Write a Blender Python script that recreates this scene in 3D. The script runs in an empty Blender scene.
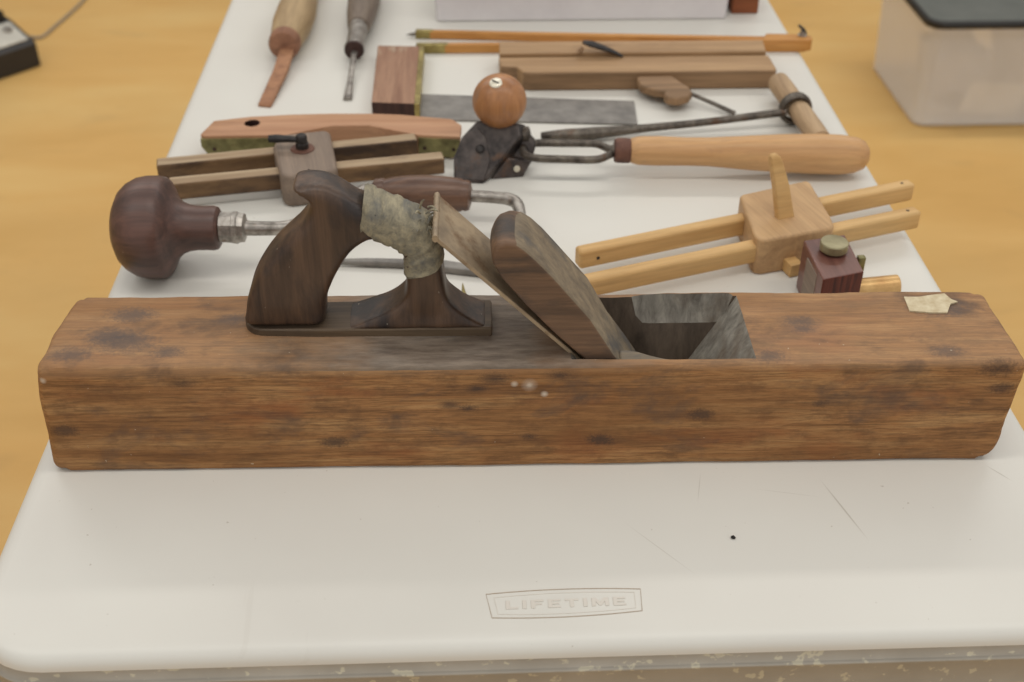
import bpy, bmesh, math, random
from mathutils import Vector, Matrix, noise
random.seed(7)
C = bpy.context.scene.collection
T = 0.74                      # height of the table top above the floor
PI = math.pi

# ------------------------------------------------------------------ materials
def lin(c):
    def f(v):
        v /= 255.0
        return v / 12.92 if v <= 0.04045 else ((v + 0.055) / 1.055) ** 2.4
    return (f(c[0]), f(c[1]), f(c[2]), 1.0)

class NT:
    def __init__(s, name):
        s.m = bpy.data.materials.new(name); s.m.use_nodes = True
        s.t = s.m.node_tree; s.n = s.t.nodes; s.l = s.t.links
        s.b = s.n['Principled BSDF']
        s.co = s.n.new('ShaderNodeTexCoord')
    def mapping(s, scale, loc=(0, 0, 0), rot=(0, 0, 0)):
        mp = s.n.new('ShaderNodeMapping')
        mp.inputs['Scale'].default_value = scale
        mp.inputs['Location'].default_value = loc
        mp.inputs['Rotation'].default_value = rot
        s.l.new(s.co.outputs['Object'], mp.inputs['Vector'])
        return mp.outputs['Vector']
    def noise(s, vec, scale, detail=6, rough=0.6, dist=0.0):
        n = s.n.new('ShaderNodeTexNoise')
        n.inputs['Scale'].default_value = scale; n.inputs['Detail'].default_value = detail
        n.inputs['Roughness'].default_value = rough; n.inputs['Distortion'].default_value = dist
        s.l.new(vec, n.inputs['Vector'])
        return n.outputs['Fac']
    def ramp(s, fac, stops):
        r = s.n.new('ShaderNodeValToRGB'); e = r.color_ramp.elements
        while len(e) < len(stops): e.new(0.5)
        for el, (p, c) in zip(e, stops):
            el.position = p; el.color = c if isinstance(c, tuple) and len(c) == 4 else (c, c, c, 1)
        s.l.new(fac, r.inputs['Fac'])
        return r.outputs['Color']
    def mix(s, fac, a, b, mode='MIX'):
        x = s.n.new('ShaderNodeMix'); x.data_type = 'RGBA'; x.blend_type = mode
        for v, k in ((fac, 0), (a, 6), (b, 7)):
            if isinstance(v, bpy.types.NodeSocket): s.l.new(v, x.inputs[k])
            else: x.inputs[k].default_value = v
        return x.outputs[2]
    def bump(s, h, strength=0.3, dist=0.001, prev=None):
        b = s.n.new('ShaderNodeBump'); b.inputs['Strength'].default_value = strength
        b.inputs['Distance'].default_value = dist
        s.l.new(h, b.inputs['Height'])
        if prev is not None: s.l.new(prev, b.inputs['Normal'])
        s.l.new(b.outputs['Normal'], s.b.inputs['Normal'])
        return b.outputs['Normal']
    def out(s, col, rough=0.6, metal=0.0, spec=0.5):
        if isinstance(col, bpy.types.NodeSocket): s.l.new(col, s.b.inputs['Base Color'])
        else: s.b.inputs['Base Color'].default_value = col
        if isinstance(rough, bpy.types.NodeSocket): s.l.new(rough, s.b.inputs['Roughness'])
        else: s.b.inputs['Roughness'].default_value = rough
        s.b.inputs['Metallic'].default_value = metal
        s.b.inputs['Specular IOR Level'].default_value = spec
        return s.m

def wood(name, light, dark, stain=None, stain_amt=0.55, axis=0, grain=90, rough=0.6, stain_scale=14,
         spots=0.0, bump=0.25, seed=0.0, spec=0.3, stretch=0.06):
    s = NT(name)
    sc = [1.0, 1.0, 1.0]; sc[axis] = stretch
    v = s.mapping(tuple(sc), (seed, seed * 1.7, seed * .6))
    g = s.noise(v, grain, 8, 0.65, 0.4)
    fine = s.noise(v, grain * 5, 4, 0.7)
    col = s.ramp(g, [(0.30, lin(dark)), (0.66, lin(light))])
    fc = s.ramp(fine, [(0.35, .72), (0.6, 1.0)])
    col = s.mix(0.55, col, fc, 'MULTIPLY')
    if stain:
        sc2 = [1.0, 1.0, 1.0]; sc2[axis] = 0.45
        v2 = s.mapping(tuple(sc2), (seed * 3 + 1, 2, seed))
        b = s.noise(v2, stain_scale, 5, 0.62, 0.3)
        f = s.ramp(b, [(stain_amt, 0.0), (min(.98, stain_amt + 0.14), 0.85)])
        col = s.mix(f, col, lin(stain))
    if spots:
        b3 = s.noise(s.mapping((1, 1, 1), (seed, 5, 2)), 330, 2, 0.5)
        f3 = s.ramp(b3, [(0.80 - spots * .1, 0.0), (0.82 - spots * .1, 0.75)])
        col = s.mix(f3, col, lin((205, 195, 175)))
    s.bump(g, bump, 0.0012, s.bump(fine, bump, 0.0005))
    return s.out(col, rough, 0, spec)

def metal(name, light, dark, scale=60, rough=0.45, mt=0.8, rust=None, rust_amt=0.6, bump=0.2, spec=.5):
    s = NT(name)
    v = s.mapping((1, 1, 1))
    g = s.noise(v, scale, 7, 0.65)
    col = s.ramp(g, [(0.35, lin(dark)), (0.65, lin(light))])
    if rust:
        r = s.noise(s.mapping((1, 1, 1), (3, 1, 2)), scale * .6, 6, .7)
        col = s.mix(s.ramp(r, [(rust_amt - .06, 0.0), (rust_amt + .06, .9)]), col, lin(rust))
    s.bump(g, bump, 0.0006)
    return s.out(col, rough, mt, spec)

def plain(name, c, rough=0.5, c2=None, scale=8, bump=0.0, spec=0.5, mt=0.0):
    s = NT(name)
    g = s.noise(s.mapping((1, 1, 1)), scale, 5, 0.6)
    col = s.ramp(g, [(0.3, lin(c2 or tuple(max(0, x - 10) for x in c))), (0.7, lin(c))])
    if bump: s.bump(g, bump, 0.0008)
    return s.out(col, rough, mt, spec)

KNOTS = [((-.028, -.046, .0837), .0050), ((-.041, -.046, .075), .0030), ((-.048, -.046, .0567), .0038), ((-.147, -.046, .026), .0055), ((.1227, -.046, .0483), .0055),
         ((.050, -.046, .0252), .0060), ((.018, -.046, .0860), .0045), ((-.342, -.046, .0402), .0055), ((-.061, -.046, .0598), .0028), ((-.003, -.046, .0287), .0040), ((.2106, -.046, .0573), .0040),
         ((.335, -.048, .088), .0075), ((.342, -.048, .070), .0055), ((-.250, -.044, .083), .0045)]
BLUES = [((-.298, .020, .0985), .0110), ((-.307, -.008, .0985), .0120), ((-.294, -.016, .0985), .0140), ((-.262, -.028, .0985), .0075), ((-.222, .013, .0985), .0070), ((-.330, -.030, .0985), .0100),
         ((.2023, .0055, .094), .0080), ((.2021, -.005, .094), .0060), ((.315, .023, .093), .0140), ((.170, -.038, .094), .0080), ((.300, -.034, .092), .0080)]
PAINT = [((-.3475, -.0445, .0870), .0022), ((-.0141, -.0455, .0789), .0016), ((-.0033, -.0455, .0777), .0030), ((.0077, -.0455, .0691), .0016)]
def body_material():
    s = NT('plane_body_wood')
    v = s.mapping((0.07, 1, 1), (0.3, 0, 0))
    g = s.noise(v, 95, 9, 0.68, 0.5)
    col = s.ramp(g, [(0.28, lin((108, 72, 44))), (0.5, lin((164, 116, 70))), (0.72, lin((194, 150, 99)))])
    fine = s.noise(s.mapping((0.035, 1, 1)), 520, 5, 0.7)
    col = s.mix(0.8, col, s.ramp(fine, [(0.36, .50), (0.56, 1.0)]), 'MULTIPLY')
    pores = s.noise(s.mapping((0.09, 1, 1), (3, 3, 3)), 900, 3, 0.6)
    col = s.mix(0.45, col, s.ramp(pores, [(0.38, .45), (0.50, 1.0)]), 'MULTIPLY')
    mot = s.noise(s.mapping((.6, 1, 1), (11, 3, 1)), 70, 6, 0.7)
    col = s.mix(s.ramp(mot, [(0.50, 0.0), (0.66, .55)]), col, lin((98, 70, 46)))
    red = s.noise(s.mapping((.4, 1, 1), (21, 3, 1)), 26, 4, 0.6)
    col = s.mix(s.ramp(red, [(0.56, 0.0), (0.72, .45)]), col, lin((150, 84, 44)))
    # dry grey-pink bloom on the handled upper face
    sp0 = s.n.new('ShaderNodeSeparateXYZ'); s.l.new(s.co.outputs['Object'], sp0.inputs[0])
    ug = s.n.new('ShaderNodeMath'); ug.operation = 'MULTIPLY_ADD'; s.l.new(s.noise(s.mapping((.5, 1, 1), (5, 5, 5)), 60, 5, .6), ug.inputs[0]); ug.inputs[1].default_value = .006; s.l.new(sp0.outputs[2], ug.inputs[2])
    col = s.mix(s.ramp(ug.outputs[0], [(.0905, 0.0), (.0950, .42)]), col, lin((170, 138, 106)))
    # long tonal bands in the timber
    band = s.noise(s.mapping((0.25, 1, 1), (7, 0, 0)), 16, 4, 0.6)
    col = s.mix(s.ramp(band, [(0.45, 0.0), (0.68, 0.55)]), col, lin((126, 84, 44)))
    # blue-black stains
    st = s.noise(s.mapping((0.55, 1, 1), (2.2, .4, .1)), 24, 6, 0.62, 0.4)
    col = s.mix(s.ramp(st, [(0.54, 0.0), (0.70, 0.80)]), col, lin((84, 68, 58)))
    # knots, bruises and flecks of paint at their own places
    def fleck(col, P, r, c, amt, sx=1.0, nz=.5):
        d0 = s.mapping((sx, 1, 1), (-P[0] * sx, -P[1], -P[2]))
        ln = s.n.new('ShaderNodeVectorMath'); ln.operation = 'LENGTH'; s.l.new(d0, ln.inputs[0])
        m1 = s.n.new('ShaderNodeMath'); m1.operation = 'MULTIPLY_ADD'; s.l.new(s.noise(s.mapping((1, 1, 1), (P[0], 0, 0)), 3.2 / r, 5, .7), m1.inputs[0])
        m1.inputs[1].default_value = nz * 2 * r; s.l.new(ln.outputs['Value'], m1.inputs[2])
        return s.mix(s.ramp(m1.outputs[0], [(r * (.35 + nz), amt), (r * (1.15 + nz), 0.0)]), col, lin(c))
    DK = (62, 48, 42)
    for P, r in KNOTS: col = fleck(col, P, r, DK, .8, .5, .9)
    for P, r in BLUES: col = fleck(col, P, r, (86, 76, 72), .72, .55, 1.0)
    for P, r in PAINT: col = fleck(col, P, r, (226, 214, 196), 1.0, 1.0, .35)
    # paint specks
    sp = s.noise(s.mapping((1, 1, 1), (1, 9, 2)), 260, 2, 0.5)
    col = s.mix(s.ramp(sp, [(0.765, 0.0), (0.785, 0.7)]), col, lin((205, 192, 168)))
    # the grime left around the tote and throat: a long dark patch in the middle of the stock
    sep = s.n.new('ShaderNodeSeparateXYZ'); s.l.new(s.co.outputs['Object'], sep.inputs[0])
    m = s.n.new('ShaderNodeMapRange'); m.inputs['From Min'].default_value = 0.0; m.inputs['From Max'].default_value = 1.0
    dx = s.n.new('ShaderNodeMath'); dx.operation = 'SUBTRACT'; s.l.new(sep.outputs[0], dx.inputs[0]); dx.inputs[1].default_value = -0.055
    ax = s.n.new('ShaderNodeMath'); ax.operation = 'ABSOLUTE'; s.l.new(dx.outputs[0], ax.inputs[0])
    wob = s.n.new('ShaderNodeMath'); wob.operation = 'MULTIPLY_ADD'
    s.l.new(s.noise(s.mapping((1, 1, 1), (4, 4, 0)), 22, 5, .6), wob.inputs[0]); wob.inputs[1].default_value = 0.16
    s.l.new(ax.outputs[0], wob.inputs[2])
    zz = s.n.new('ShaderNodeMath'); zz.operation = 'GREATER_THAN'; s.l.new(sep.outputs[2], zz.inputs[0]); zz.inputs[1].default_value = 0.0925
    fx = s.ramp(wob.outputs[0], [(0.13, 0.86), (0.235, 0.0)])
    pt = s.n.new('ShaderNodeMath'); pt.operation = 'MULTIPLY'; s.l.new(fx, pt.inputs[0]); s.l.new(zz.outputs[0], pt.inputs[1])
    grime = s.ramp(s.noise(s.mapping((.2, 1, 1)), 130, 6, .7), [(0.35, lin((84, 78, 72))), (0.65, lin((136, 126, 114)))])
    col = s.mix(pt.outputs[0], col, grime)
    s.bump(g, 0.35, 0.0015, s.bump(fine, 0.35, 0.0006))
    return s.out(col, 0.62, 0, 0.3)

def throat_material():
    s = NT('worn_grey_wood')
    g = s.noise(s.mapping((1, 1, .3)), 120, 8, 0.7, 0.4)
    col = s.ramp(g, [(0.3, lin((104, 98, 90))), (0.55, lin((150, 145, 135))), (0.75, lin((180, 172, 158)))])
    b = s.noise(s.mapping((1, 1, 1), (2, 3, 1)), 30, 5, .6)
    col = s.mix(s.ramp(b, [(0.5, 0.0), (0.7, 0.6)]), col, lin((98, 80, 62)))
    s.bump(g, 0.5, 0.0015)
    return s.out(col, 0.7, 0, 0.3)

def table_material():
    s = NT('table_plastic')
    big = s.noise(s.mapping((1, 1, 1)), 5, 4, 0.5)
    col = s.ramp(big, [(0.3, lin((213, 210, 202))), (0.7, lin((219, 217, 209)))])
    # scuffs and scratches
    sc = s.noise(s.mapping((1, .12, 1), (0, 0, 0), (0, 0, .4)), 55, 3, 0.6, 0.6)
    col = s.mix(s.ramp(sc, [(0.70, 0.0), (0.76, 0.10)]), col, lin((178, 170, 158)))
    for (p, q, wd_, am) in (((.205, .160), (.225, .092), .0009, .5), ((.052, .120), (.100, .062), .0005, .3), ((.118, .170), (.110, .135), .0005, .3), ((.335, .170), (.350, .150), .0008, .45), ((.150, .150), (.205, .138), .0004, .25)):
        L_ = math.hypot(q[0] - p[0], q[1] - p[1]); an = math.atan2(q[1] - p[1], q[0] - p[0]); cx_, cy_ = (p[0] + q[0]) / 2, (p[1] + q[1]) / 2
        vr = s.n.new('ShaderNodeVectorRotate'); vr.rotation_type = 'Z_AXIS'; vr.inputs['Angle'].default_value = -an; vr.inputs['Center'].default_value = (cx_, cy_, 0)
        s.l.new(s.co.outputs['Object'], vr.inputs['Vector'])
        mp_ = s.n.new('ShaderNodeMapping'); mp_.inputs['Location'].default_value = (-cx_ * 2 / L_, -cy_ / wd_, 0); mp_.inputs['Scale'].default_value = (2 / L_, 1 / wd_, 0); s.l.new(vr.outputs[0], mp_.inputs['Vector'])
        ln_ = s.n.new('ShaderNodeVectorMath'); ln_.operation = 'LENGTH'; s.l.new(mp_.outputs[0], ln_.inputs[0])
        col = s.mix(s.ramp(ln_.outputs['Value'], [(.3, am), (1.0, 0.0)]), col, lin((150, 140, 124)))
    spk = s.noise(s.mapping((1, 1, 1), (5, 1, 1)), 210, 2, 0.5)
    col = s.mix(s.ramp(spk, [(0.765, 0.0), (0.80, 0.45)]), col, lin((150, 136, 118)))
    fine = s.noise(s.mapping((1, 1, 1)), 900, 2, 0.5)
    s.bump(fine, 0.08, 0.0003)
    return s.out(col, 0.42, 0, 0.45)

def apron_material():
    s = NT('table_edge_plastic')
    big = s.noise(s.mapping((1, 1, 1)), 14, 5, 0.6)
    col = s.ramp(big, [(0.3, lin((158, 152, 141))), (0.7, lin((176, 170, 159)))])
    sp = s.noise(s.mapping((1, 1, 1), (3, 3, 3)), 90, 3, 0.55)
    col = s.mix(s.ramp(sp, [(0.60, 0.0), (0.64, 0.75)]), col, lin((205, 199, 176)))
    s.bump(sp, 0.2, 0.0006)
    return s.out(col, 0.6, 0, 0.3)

def floor_material():
    s = NT('floor_tan')
    g = s.noise(s.mapping((0.35, 1, 1)), 4.0, 6, 0.6, 0.3)
    col = s.ramp(g, [(0.3, lin((206, 162, 94))), (0.5, lin((215, 172, 104))), (0.7, lin((221, 184, 118)))])
    b = s.noise(s.mapping((1, 1, 1), (2, 1, 0)), 1.6, 3, 0.5)
    col = s.mix(s.ramp(b, [(0.45, 0.0), (0.7, 0.45)]), col, lin((206, 176, 118)))
    bl = s.noise(s.mapping((0.5, 1, 1), (7, 5, 0)), 9, 3, 0.5)
    col = s.mix(s.ramp(bl, [(0.62, 0.0), (0.74, 0.22)]), col, lin((168, 138, 96)))
    return s.out(col, 0.5, 0, 0.3)

M = {}
M['body'] = body_material()
M['throat'] = throat_material()
M['table'] = table_material()
M['apron'] = apron_material()
M['floor'] = floor_material()
M['groove'] = plain('groove_dirt', (170, 152, 132), 0.7)
M['letter'] = plain('moulded_letter_plastic', (218, 212, 202), 0.45)
M['tote'] = wood('tote_dark_wood', (98, 74, 56), (40, 30, 26), (36, 30, 30), 0.50, axis=2, grain=70, rough=0.42, stain_scale=22, spots=0.35, spec=0.45)
M['tote_base'] = wood('tote_base_wood', (110, 92, 72), (66, 54, 44), (72, 60, 50), 0.5, axis=0, grain=70, rough=0.55)
M['tape'] = wood('grimy_cloth_tape', (168, 158, 132), (112, 108, 96), (92, 94, 94), 0.54, axis=1, grain=160, rough=0.75, stain_scale=40, bump=0.7, stretch=.4)
M['iron'] = metal('aged_iron_blade', (176, 156, 128), (134, 118, 98), 50, 0.5, 0.35, (120, 92, 64), .62)
M['iron_edge'] = metal('rusty_edge', (96, 70, 52), (52, 42, 36), 80, 0.7, 0.3)
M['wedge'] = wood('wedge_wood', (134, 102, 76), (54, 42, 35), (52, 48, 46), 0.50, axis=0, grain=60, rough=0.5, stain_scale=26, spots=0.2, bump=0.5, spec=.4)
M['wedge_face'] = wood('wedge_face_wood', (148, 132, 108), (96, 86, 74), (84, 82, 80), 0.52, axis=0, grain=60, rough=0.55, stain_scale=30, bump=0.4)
M['brace_wood'] = wood('brace_hardwood', (104, 74, 64), (56, 40, 36), (44, 34, 34), 0.55, axis=0, grain=60, rough=0.42, spots=0.2, spec=0.5, bump=.1)
M['grip_wood'] = wood('brace_grip_wood', (128, 96, 76), (70, 48, 40), (52, 40, 38), 0.58, axis=0, grain=70, rough=0.38, spots=0.0, spec=0.45, bump=.1)
M['steel'] = metal('worn_steel', (176, 170, 162), (112, 106, 100), 90, 0.38, 0.75, (110, 76, 54), .66)
M['steel_dark'] = metal('dark_steel', (120, 112, 102), (66, 60, 55), 70, 0.45, 0.7, (96, 70, 52), .62)
M['cast_iron'] = metal('black_cast_iron', (92, 84, 80), (42, 38, 38), 60, 0.42, 0.5, (104, 78, 60), .62, .4)
M['nickel'] = metal('bright_screw', (232, 226, 208), (190, 182, 160), 40, 0.35, 0.4)
M['brass'] = metal('old_brass', (184, 168, 108), (126, 112, 66), 60, 0.38, 0.7)
M['brass_green'] = metal('tarnished_brass', (150, 144, 96), (98, 92, 60), 60, 0.45, 0.5, (96, 74, 48), .64)
M['brass_dull'] = metal('dull_brass', (172, 164, 130), (136, 128, 98), 30, 0.42, 0.5, bump=.03)
M['brass_bright'] = metal('bright_brass', (222, 184, 124), (184, 138, 84), 30, 0.38, 0.45)
M['gauge_grey'] = wood('gauge_grey_wood', (148, 130, 114), (112, 98, 88), (92, 80, 72), 0.58, axis=1, grain=60, rough=0.55)
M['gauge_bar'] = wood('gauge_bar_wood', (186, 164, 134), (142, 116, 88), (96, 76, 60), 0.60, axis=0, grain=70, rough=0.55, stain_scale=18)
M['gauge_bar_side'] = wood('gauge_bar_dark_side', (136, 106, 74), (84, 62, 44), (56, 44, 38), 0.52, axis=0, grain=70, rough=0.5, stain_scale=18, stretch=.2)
M['red_wood'] = wood('reddish_boxwood', (200, 156, 122), (170, 124, 92), (156, 120, 92), 0.6, axis=0, grain=50, rough=0.5, bump=.1)
M['rosewood'] = wood('scuffed_rosewood', (172, 134, 108), (128, 90, 70), (178, 160, 138), 0.57, axis=1, grain=70, rough=0.5, stain_scale=40)
M['dark_end'] = wood('dark_end_and_groove_shade', (74, 50, 44), (42, 28, 26), axis=2, grain=90, rough=.45)
M['rosewood_red'] = wood('polished_rosewood', (126, 84, 72), (90, 56, 50), (74, 44, 40), 0.6, axis=1, grain=60, rough=0.33, spec=0.5, bump=.08)
M['rosewood_end'] = wood('rosewood_end', (120, 58, 40), (46, 20, 18), axis=2, grain=160, rough=0.4, bump=.1)
M['blade_grey'] = metal('dull_grey_blade', (140, 136, 130), (112, 108, 104), 40, 0.5, 0.3)
M['rust'] = metal('rusted_blade', (176, 130, 96), (140, 98, 72), 60, 0.7, 0.15, (110, 78, 58), .64, .4)
M['ferrule_rust'] = metal('rusted_ferrule', (122, 84, 68), (84, 56, 48), 60, 0.6, 0.3)
M['chisel_collar'] = wood('reddish_collar', (160, 116, 90), (116, 80, 62), axis=1, grain=60, rough=.6)
M['chisel_wood'] = wood('chisel_handle_wood', (186, 160, 122), (152, 126, 92), (120, 98, 74), 0.62, axis=1, grain=60, rough=0.55)
M['chisel_grey'] = wood('worn_painted_wood', (134, 120, 106), (96, 82, 72), (150, 140, 128), 0.6, axis=1, grain=60, rough=0.5)
M['compass_wood'] = wood('honey_wood', (206, 150, 84), (170, 112, 54), (140, 92, 48), 0.62, axis=0, grain=60, rough=0.4, bump=.1)
M['mould_wood'] = wood('moulding_plane_beech', (182, 148, 110), (146, 114, 80), (116, 90, 66), 0.60, axis=0, grain=60, rough=0.5, stain_scale=12)
M['mould_front'] = wood('moulding_plane_dark', (156, 124, 92), (112, 88, 64), (86, 68, 52), 0.58, axis=0, grain=60, rough=0.55, stain_scale=16)
M['black_iron'] = metal('black_iron', (64, 60, 58), (34, 32, 32), 60, 0.45, 0.5)
M['beech'] = wood('light_beech', (216, 178, 122), (190, 148, 92), (160, 122, 78), 0.64, axis=0, grain=55, rough=0.5, bump=.12)
M['beech_block'] = wood('handled_beech_block', (202, 166, 122), (168, 132, 94), (128, 100, 80), 0.58, axis=1, grain=55, rough=0.5, bump=.12)
M['scraper_handle'] = wood('scraper_handle_wood', (214, 172, 122), (188, 140, 92), (146, 112, 88), 0.56, axis=0, grain=45, rough=0.42, stain_scale=26, spots=.0, spec=.4, bump=.1)
M['knob_wood'] = wood('ball_knob_wood', (184, 130, 84), (142, 94, 58), (142, 112, 92), 0.56, axis=2, grain=50, rough=0.36, stain_scale=34, spec=.45, bump=.1)
M['auger_wood'] = wood('auger_handle_wood', (188, 160, 126), (146, 118, 90), (112, 92, 74), 0.6, axis=1, grain=60, rough=0.6)
M['white_card'] = plain('white_card', (222, 219, 220), 0.7, (212, 208, 210), 20)
M['brown_block'] = wood('red_brown_block', (150, 88, 52), (118, 64, 38), axis=0, grain=40, rough=.5)
M['sticker'] = plain('torn_paper', (214, 202, 172), 0.8, (186, 168, 134), 160)
M['bin_plastic'] = None
M['bin_lid'] = plain('dark_grey_lid', (100, 103, 98), 0.5, (86, 90, 86), 12)
M['black_plastic'] = plain('black_plastic', (44, 40, 38), 0.45, (32, 30, 30), 20)
M['black_rim'] = plain('black_rim_plastic', (34, 32, 30), 0.5)
M['pale_panel'] = plain('pale_panel', (206, 202, 190), 0.4, (176, 172, 162), 14)
M['cord'] = plain('grey_cord', (150, 138, 122), 0.6)
M['leg_steel'] = plain('grey_leg_enamel', (120, 120, 120), 0.4)
M['crumb'] = plain('black_crumb', (30, 24, 22), 0.8)
M['paper_in'] = plain('crumpled_paper', (240, 234, 222), 0.8, (186, 172, 150), 12)
M['stuff_a'] = plain('grey_cloth', (206, 200, 198), 0.9, (130, 124, 124), 10)
M['stuff_b'] = plain('tan_cloth', (232, 216, 194), 0.9, (180, 156, 134), 10)
def bin_material():
    s = NT('clouded_clear_plastic')
    m = s.out(lin((250, 248, 246)), 0.35, 0, 0.5)
    s.b.inputs['Alpha'].default_value = 0.42
    return m
M['bin_plastic'] = bin_material()

# ------------------------------------------------------------------ mesh helpers
def link(name, verts, faces, mat, parent=None, smooth=True, angle=35, mats=None, fmats=None):
    me = bpy.data.meshes.new(name); me.from_pydata([tuple(v) for v in verts], [], faces); me.update()
    o = bpy.data.objects.new(name, me); C.objects.link(o)
    finish(o, mat, parent, smooth, angle, mats, fmats)
    return o

def finish(o, mat, parent=None, smooth=True, angle=35, mats=None, fmats=None):
    me = o.data
    bm = bmesh.new(); bm.from_mesh(me); bmesh.ops.recalc_face_normals(bm, faces=bm.faces)
    if smooth:
        for e in bm.edges:
            e.smooth = not (len(e.link_faces) == 2 and e.calc_face_angle(0) > math.radians(angle))
        for f in bm.faces: f.smooth = True
    bm.to_mesh(me); bm.free()
    me.materials.clear()
    for mm in (mats or [mat]): me.materials.append(mm)
    if fmats:
        for i, p in enumerate(me.polygons): p.material_index = fmats(p)
    if parent is not None: o.parent = parent

def bevel(o, w, seg=2):
    md = o.modifiers.new('bevel', 'BEVEL'); md.width = w; md.segments = seg; md.limit_method = 'ANGLE'; md.angle_limit = math.radians(40)
    md.harden_normals = False
    return o

def empty(name, loc, rz=0.0, label=None, cat=None, group=None):
    o = bpy.data.objects.new(name, None); C.objects.link(o)
    o.location = loc; o.rotation_euler = (0, 0, rz); o.empty_display_size = 0.02
    tag(o, label, cat, group); return o

def tag(o, label, cat=None, group=None):
    if label: o['label'] = label
    if cat: o['category'] = cat
    if group: o['group'] = group
    return o

def box(name, x, y, z, mat, parent=None, bv=0.001, taper=None, seg=2, mats=None, fmats=None):
    v = []
    for k, zz in enumerate(z):
        t = taper[k] if taper else 0
        for (a, b) in ((0, 0), (1, 0), (1, 1), (0, 1)):
            v.append((x[a] + (t if a == 0 else -t), y[b] + (t if b == 0 else -t), zz))
    f = [(0, 3, 2, 1), (4, 5, 6, 7), (0, 1, 5, 4), (1, 2, 6, 5), (2, 3, 7, 6), (3, 0, 4, 7)]
    o = link(name, v, f, mat, parent, mats=mats, fmats=fmats)
    if bv: bevel(o, bv, seg)
    return o

def prism(name, pts, a, b, mat, parent=None, plane='xy', bv=0.001, seg=2, angle=35, mats=None, fmats=None):
    """pts outline in the plane, extruded from a to b on the other axis"""
    n = len(pts)
    def mk(p, h): return (p[0], p[1], h) if plane == 'xy' else ((p[0], h, p[1]) if plane == 'xz' else (h, p[0], p[1]))
    v = [mk(p, a) for p in pts] + [mk(p, b) for p in pts]
    f = [tuple(range(n)), tuple(range(n, 2 * n))] + [(i, (i + 1) % n, n + (i + 1) % n, n + i) for i in range(n)]
    o = link(name, v, f, mat, parent, angle=angle, mats=mats, fmats=fmats)
    if bv: bevel(o, bv, seg)
    return o

def frame_from(t):
    t = t.normalized()
    up = Vector((0, 0, 1)) if abs(t.z) < 0.9 else Vector((0, 1, 0))
    s = t.cross(up).normalized(); return s, s.cross(t).normalized()

def loft(name, rings, mat, parent=None, cap=True, angle=45, mats=None, fmats=None):
    v = []; f = []; n = len(rings[0])
    for r in rings: v += [tuple(p) for p in r]
    for i in range(len(rings) - 1):
        for j in range(n):
            f.append((i * n + j, i * n + (j + 1) % n, (i + 1) * n + (j + 1) % n, (i + 1) * n + j))
    if cap: f.append(tuple(range(n))); f.append(tuple(range((len(rings) - 1) * n, len(rings) * n)))
    return link(name, v, f, mat, parent, angle=angle, mats=mats, fmats=fmats)

def lathe(name, prof, p0, direction, mat, parent=None, n=32, angle=40, squash=1.0, jitter=0.0):
    """prof: list of (t along direction, radius)"""
    d = Vector(direction).normalized(); s, u = frame_from(d); p0 = Vector(p0)
    rings = []
    for t, r in prof:
        r = max(r, 1e-5); ring = []
        for k in range(n):
            a = 2 * PI * k / n
            rr = r * (1 + jitter * noise.noise(Vector((t * 30, math.cos(a) * 1.3, math.sin(a) * 1.3))))
            ring.append(p0 + d * t + s * (math.cos(a) * rr) + u * (math.sin(a) * rr * squash))
        rings.append(ring)
    return loft(name, rings, mat, parent, angle=angle)

def smooth_path(pts, k=6):
    P = [Vector(p) for p in pts]; out = []
    for i in range(len(P) - 1):
        p0 = P[max(i - 1, 0)]; p1 = P[i]; p2 = P[i + 1]; p3 = P[min(i + 2, len(P) - 1)]
        for j in range(k):
            t = j / k
            out.append(0.5 * ((2 * p1) + (p2 - p0) * t + (2 * p0 - 5 * p1 + 4 * p2 - p3) * t * t + (3 * p1 - p0 - 3 * p2 + p3) * t ** 3))
    out.append(P[-1]); return out

def tube(name, pts, r, mat, parent=None, n=14, k=6, smoothp=True, flat=1.0):
    """r: number or list of radii for the control points"""
    if smoothp:
        P = smooth_path(pts, k)
        R = [r] * len(P) if not isinstance(r, (list, tuple)) else [r[min(i // k, len(r) - 1)] * (1 - (i % k) / k) + r[min(i // k + 1, len(r) - 1)] * ((i % k) / k) for i in range(len(P))]
    else:
        P = [Vector(p) for p in pts]; R = [r] * len(P) if not isinstance(r, (list, tuple)) else list(r)
    rings = []; pu = None
    for i, p in enumerate(P):
        t = (P[min(i + 1, len(P) - 1)] - P[max(i - 1, 0)]).normalized()
        if pu is None: s, u = frame_from(t)
        else:
            u = (pu - t * pu.dot(t)).normalized(); s = t.cross(u).normalized()
        pu = u
        rings.append([p + s * (math.cos(2 * PI * q / n) * R[i]) + u * (math.sin(2 * PI * q / n) * R[i] * flat) for q in range(n)])
    return loft(name, rings, mat, parent, angle=50)

def to_mesh_object(tmp, name, mat, parent, smooth=True, angle=35, mats=None, fmats=None):
    """bake a temporary object's modifiers / curve into a plain mesh object and drop the temporary one"""
    bpy.context.view_layer.update()
    dg = bpy.context.evaluated_depsgraph_get()
    me = bpy.data.meshes.new_from_object(tmp.evaluated_get(dg), depsgraph=dg)
    me.transform(tmp.matrix_world)
    bpy.data.objects.remove(tmp, do_unlink=True)
    me.name = name
    o = bpy.data.objects.new(name, me); C.objects.link(o)
    finish(o, mat, parent, smooth, angle, mats, fmats)
    return o

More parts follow.
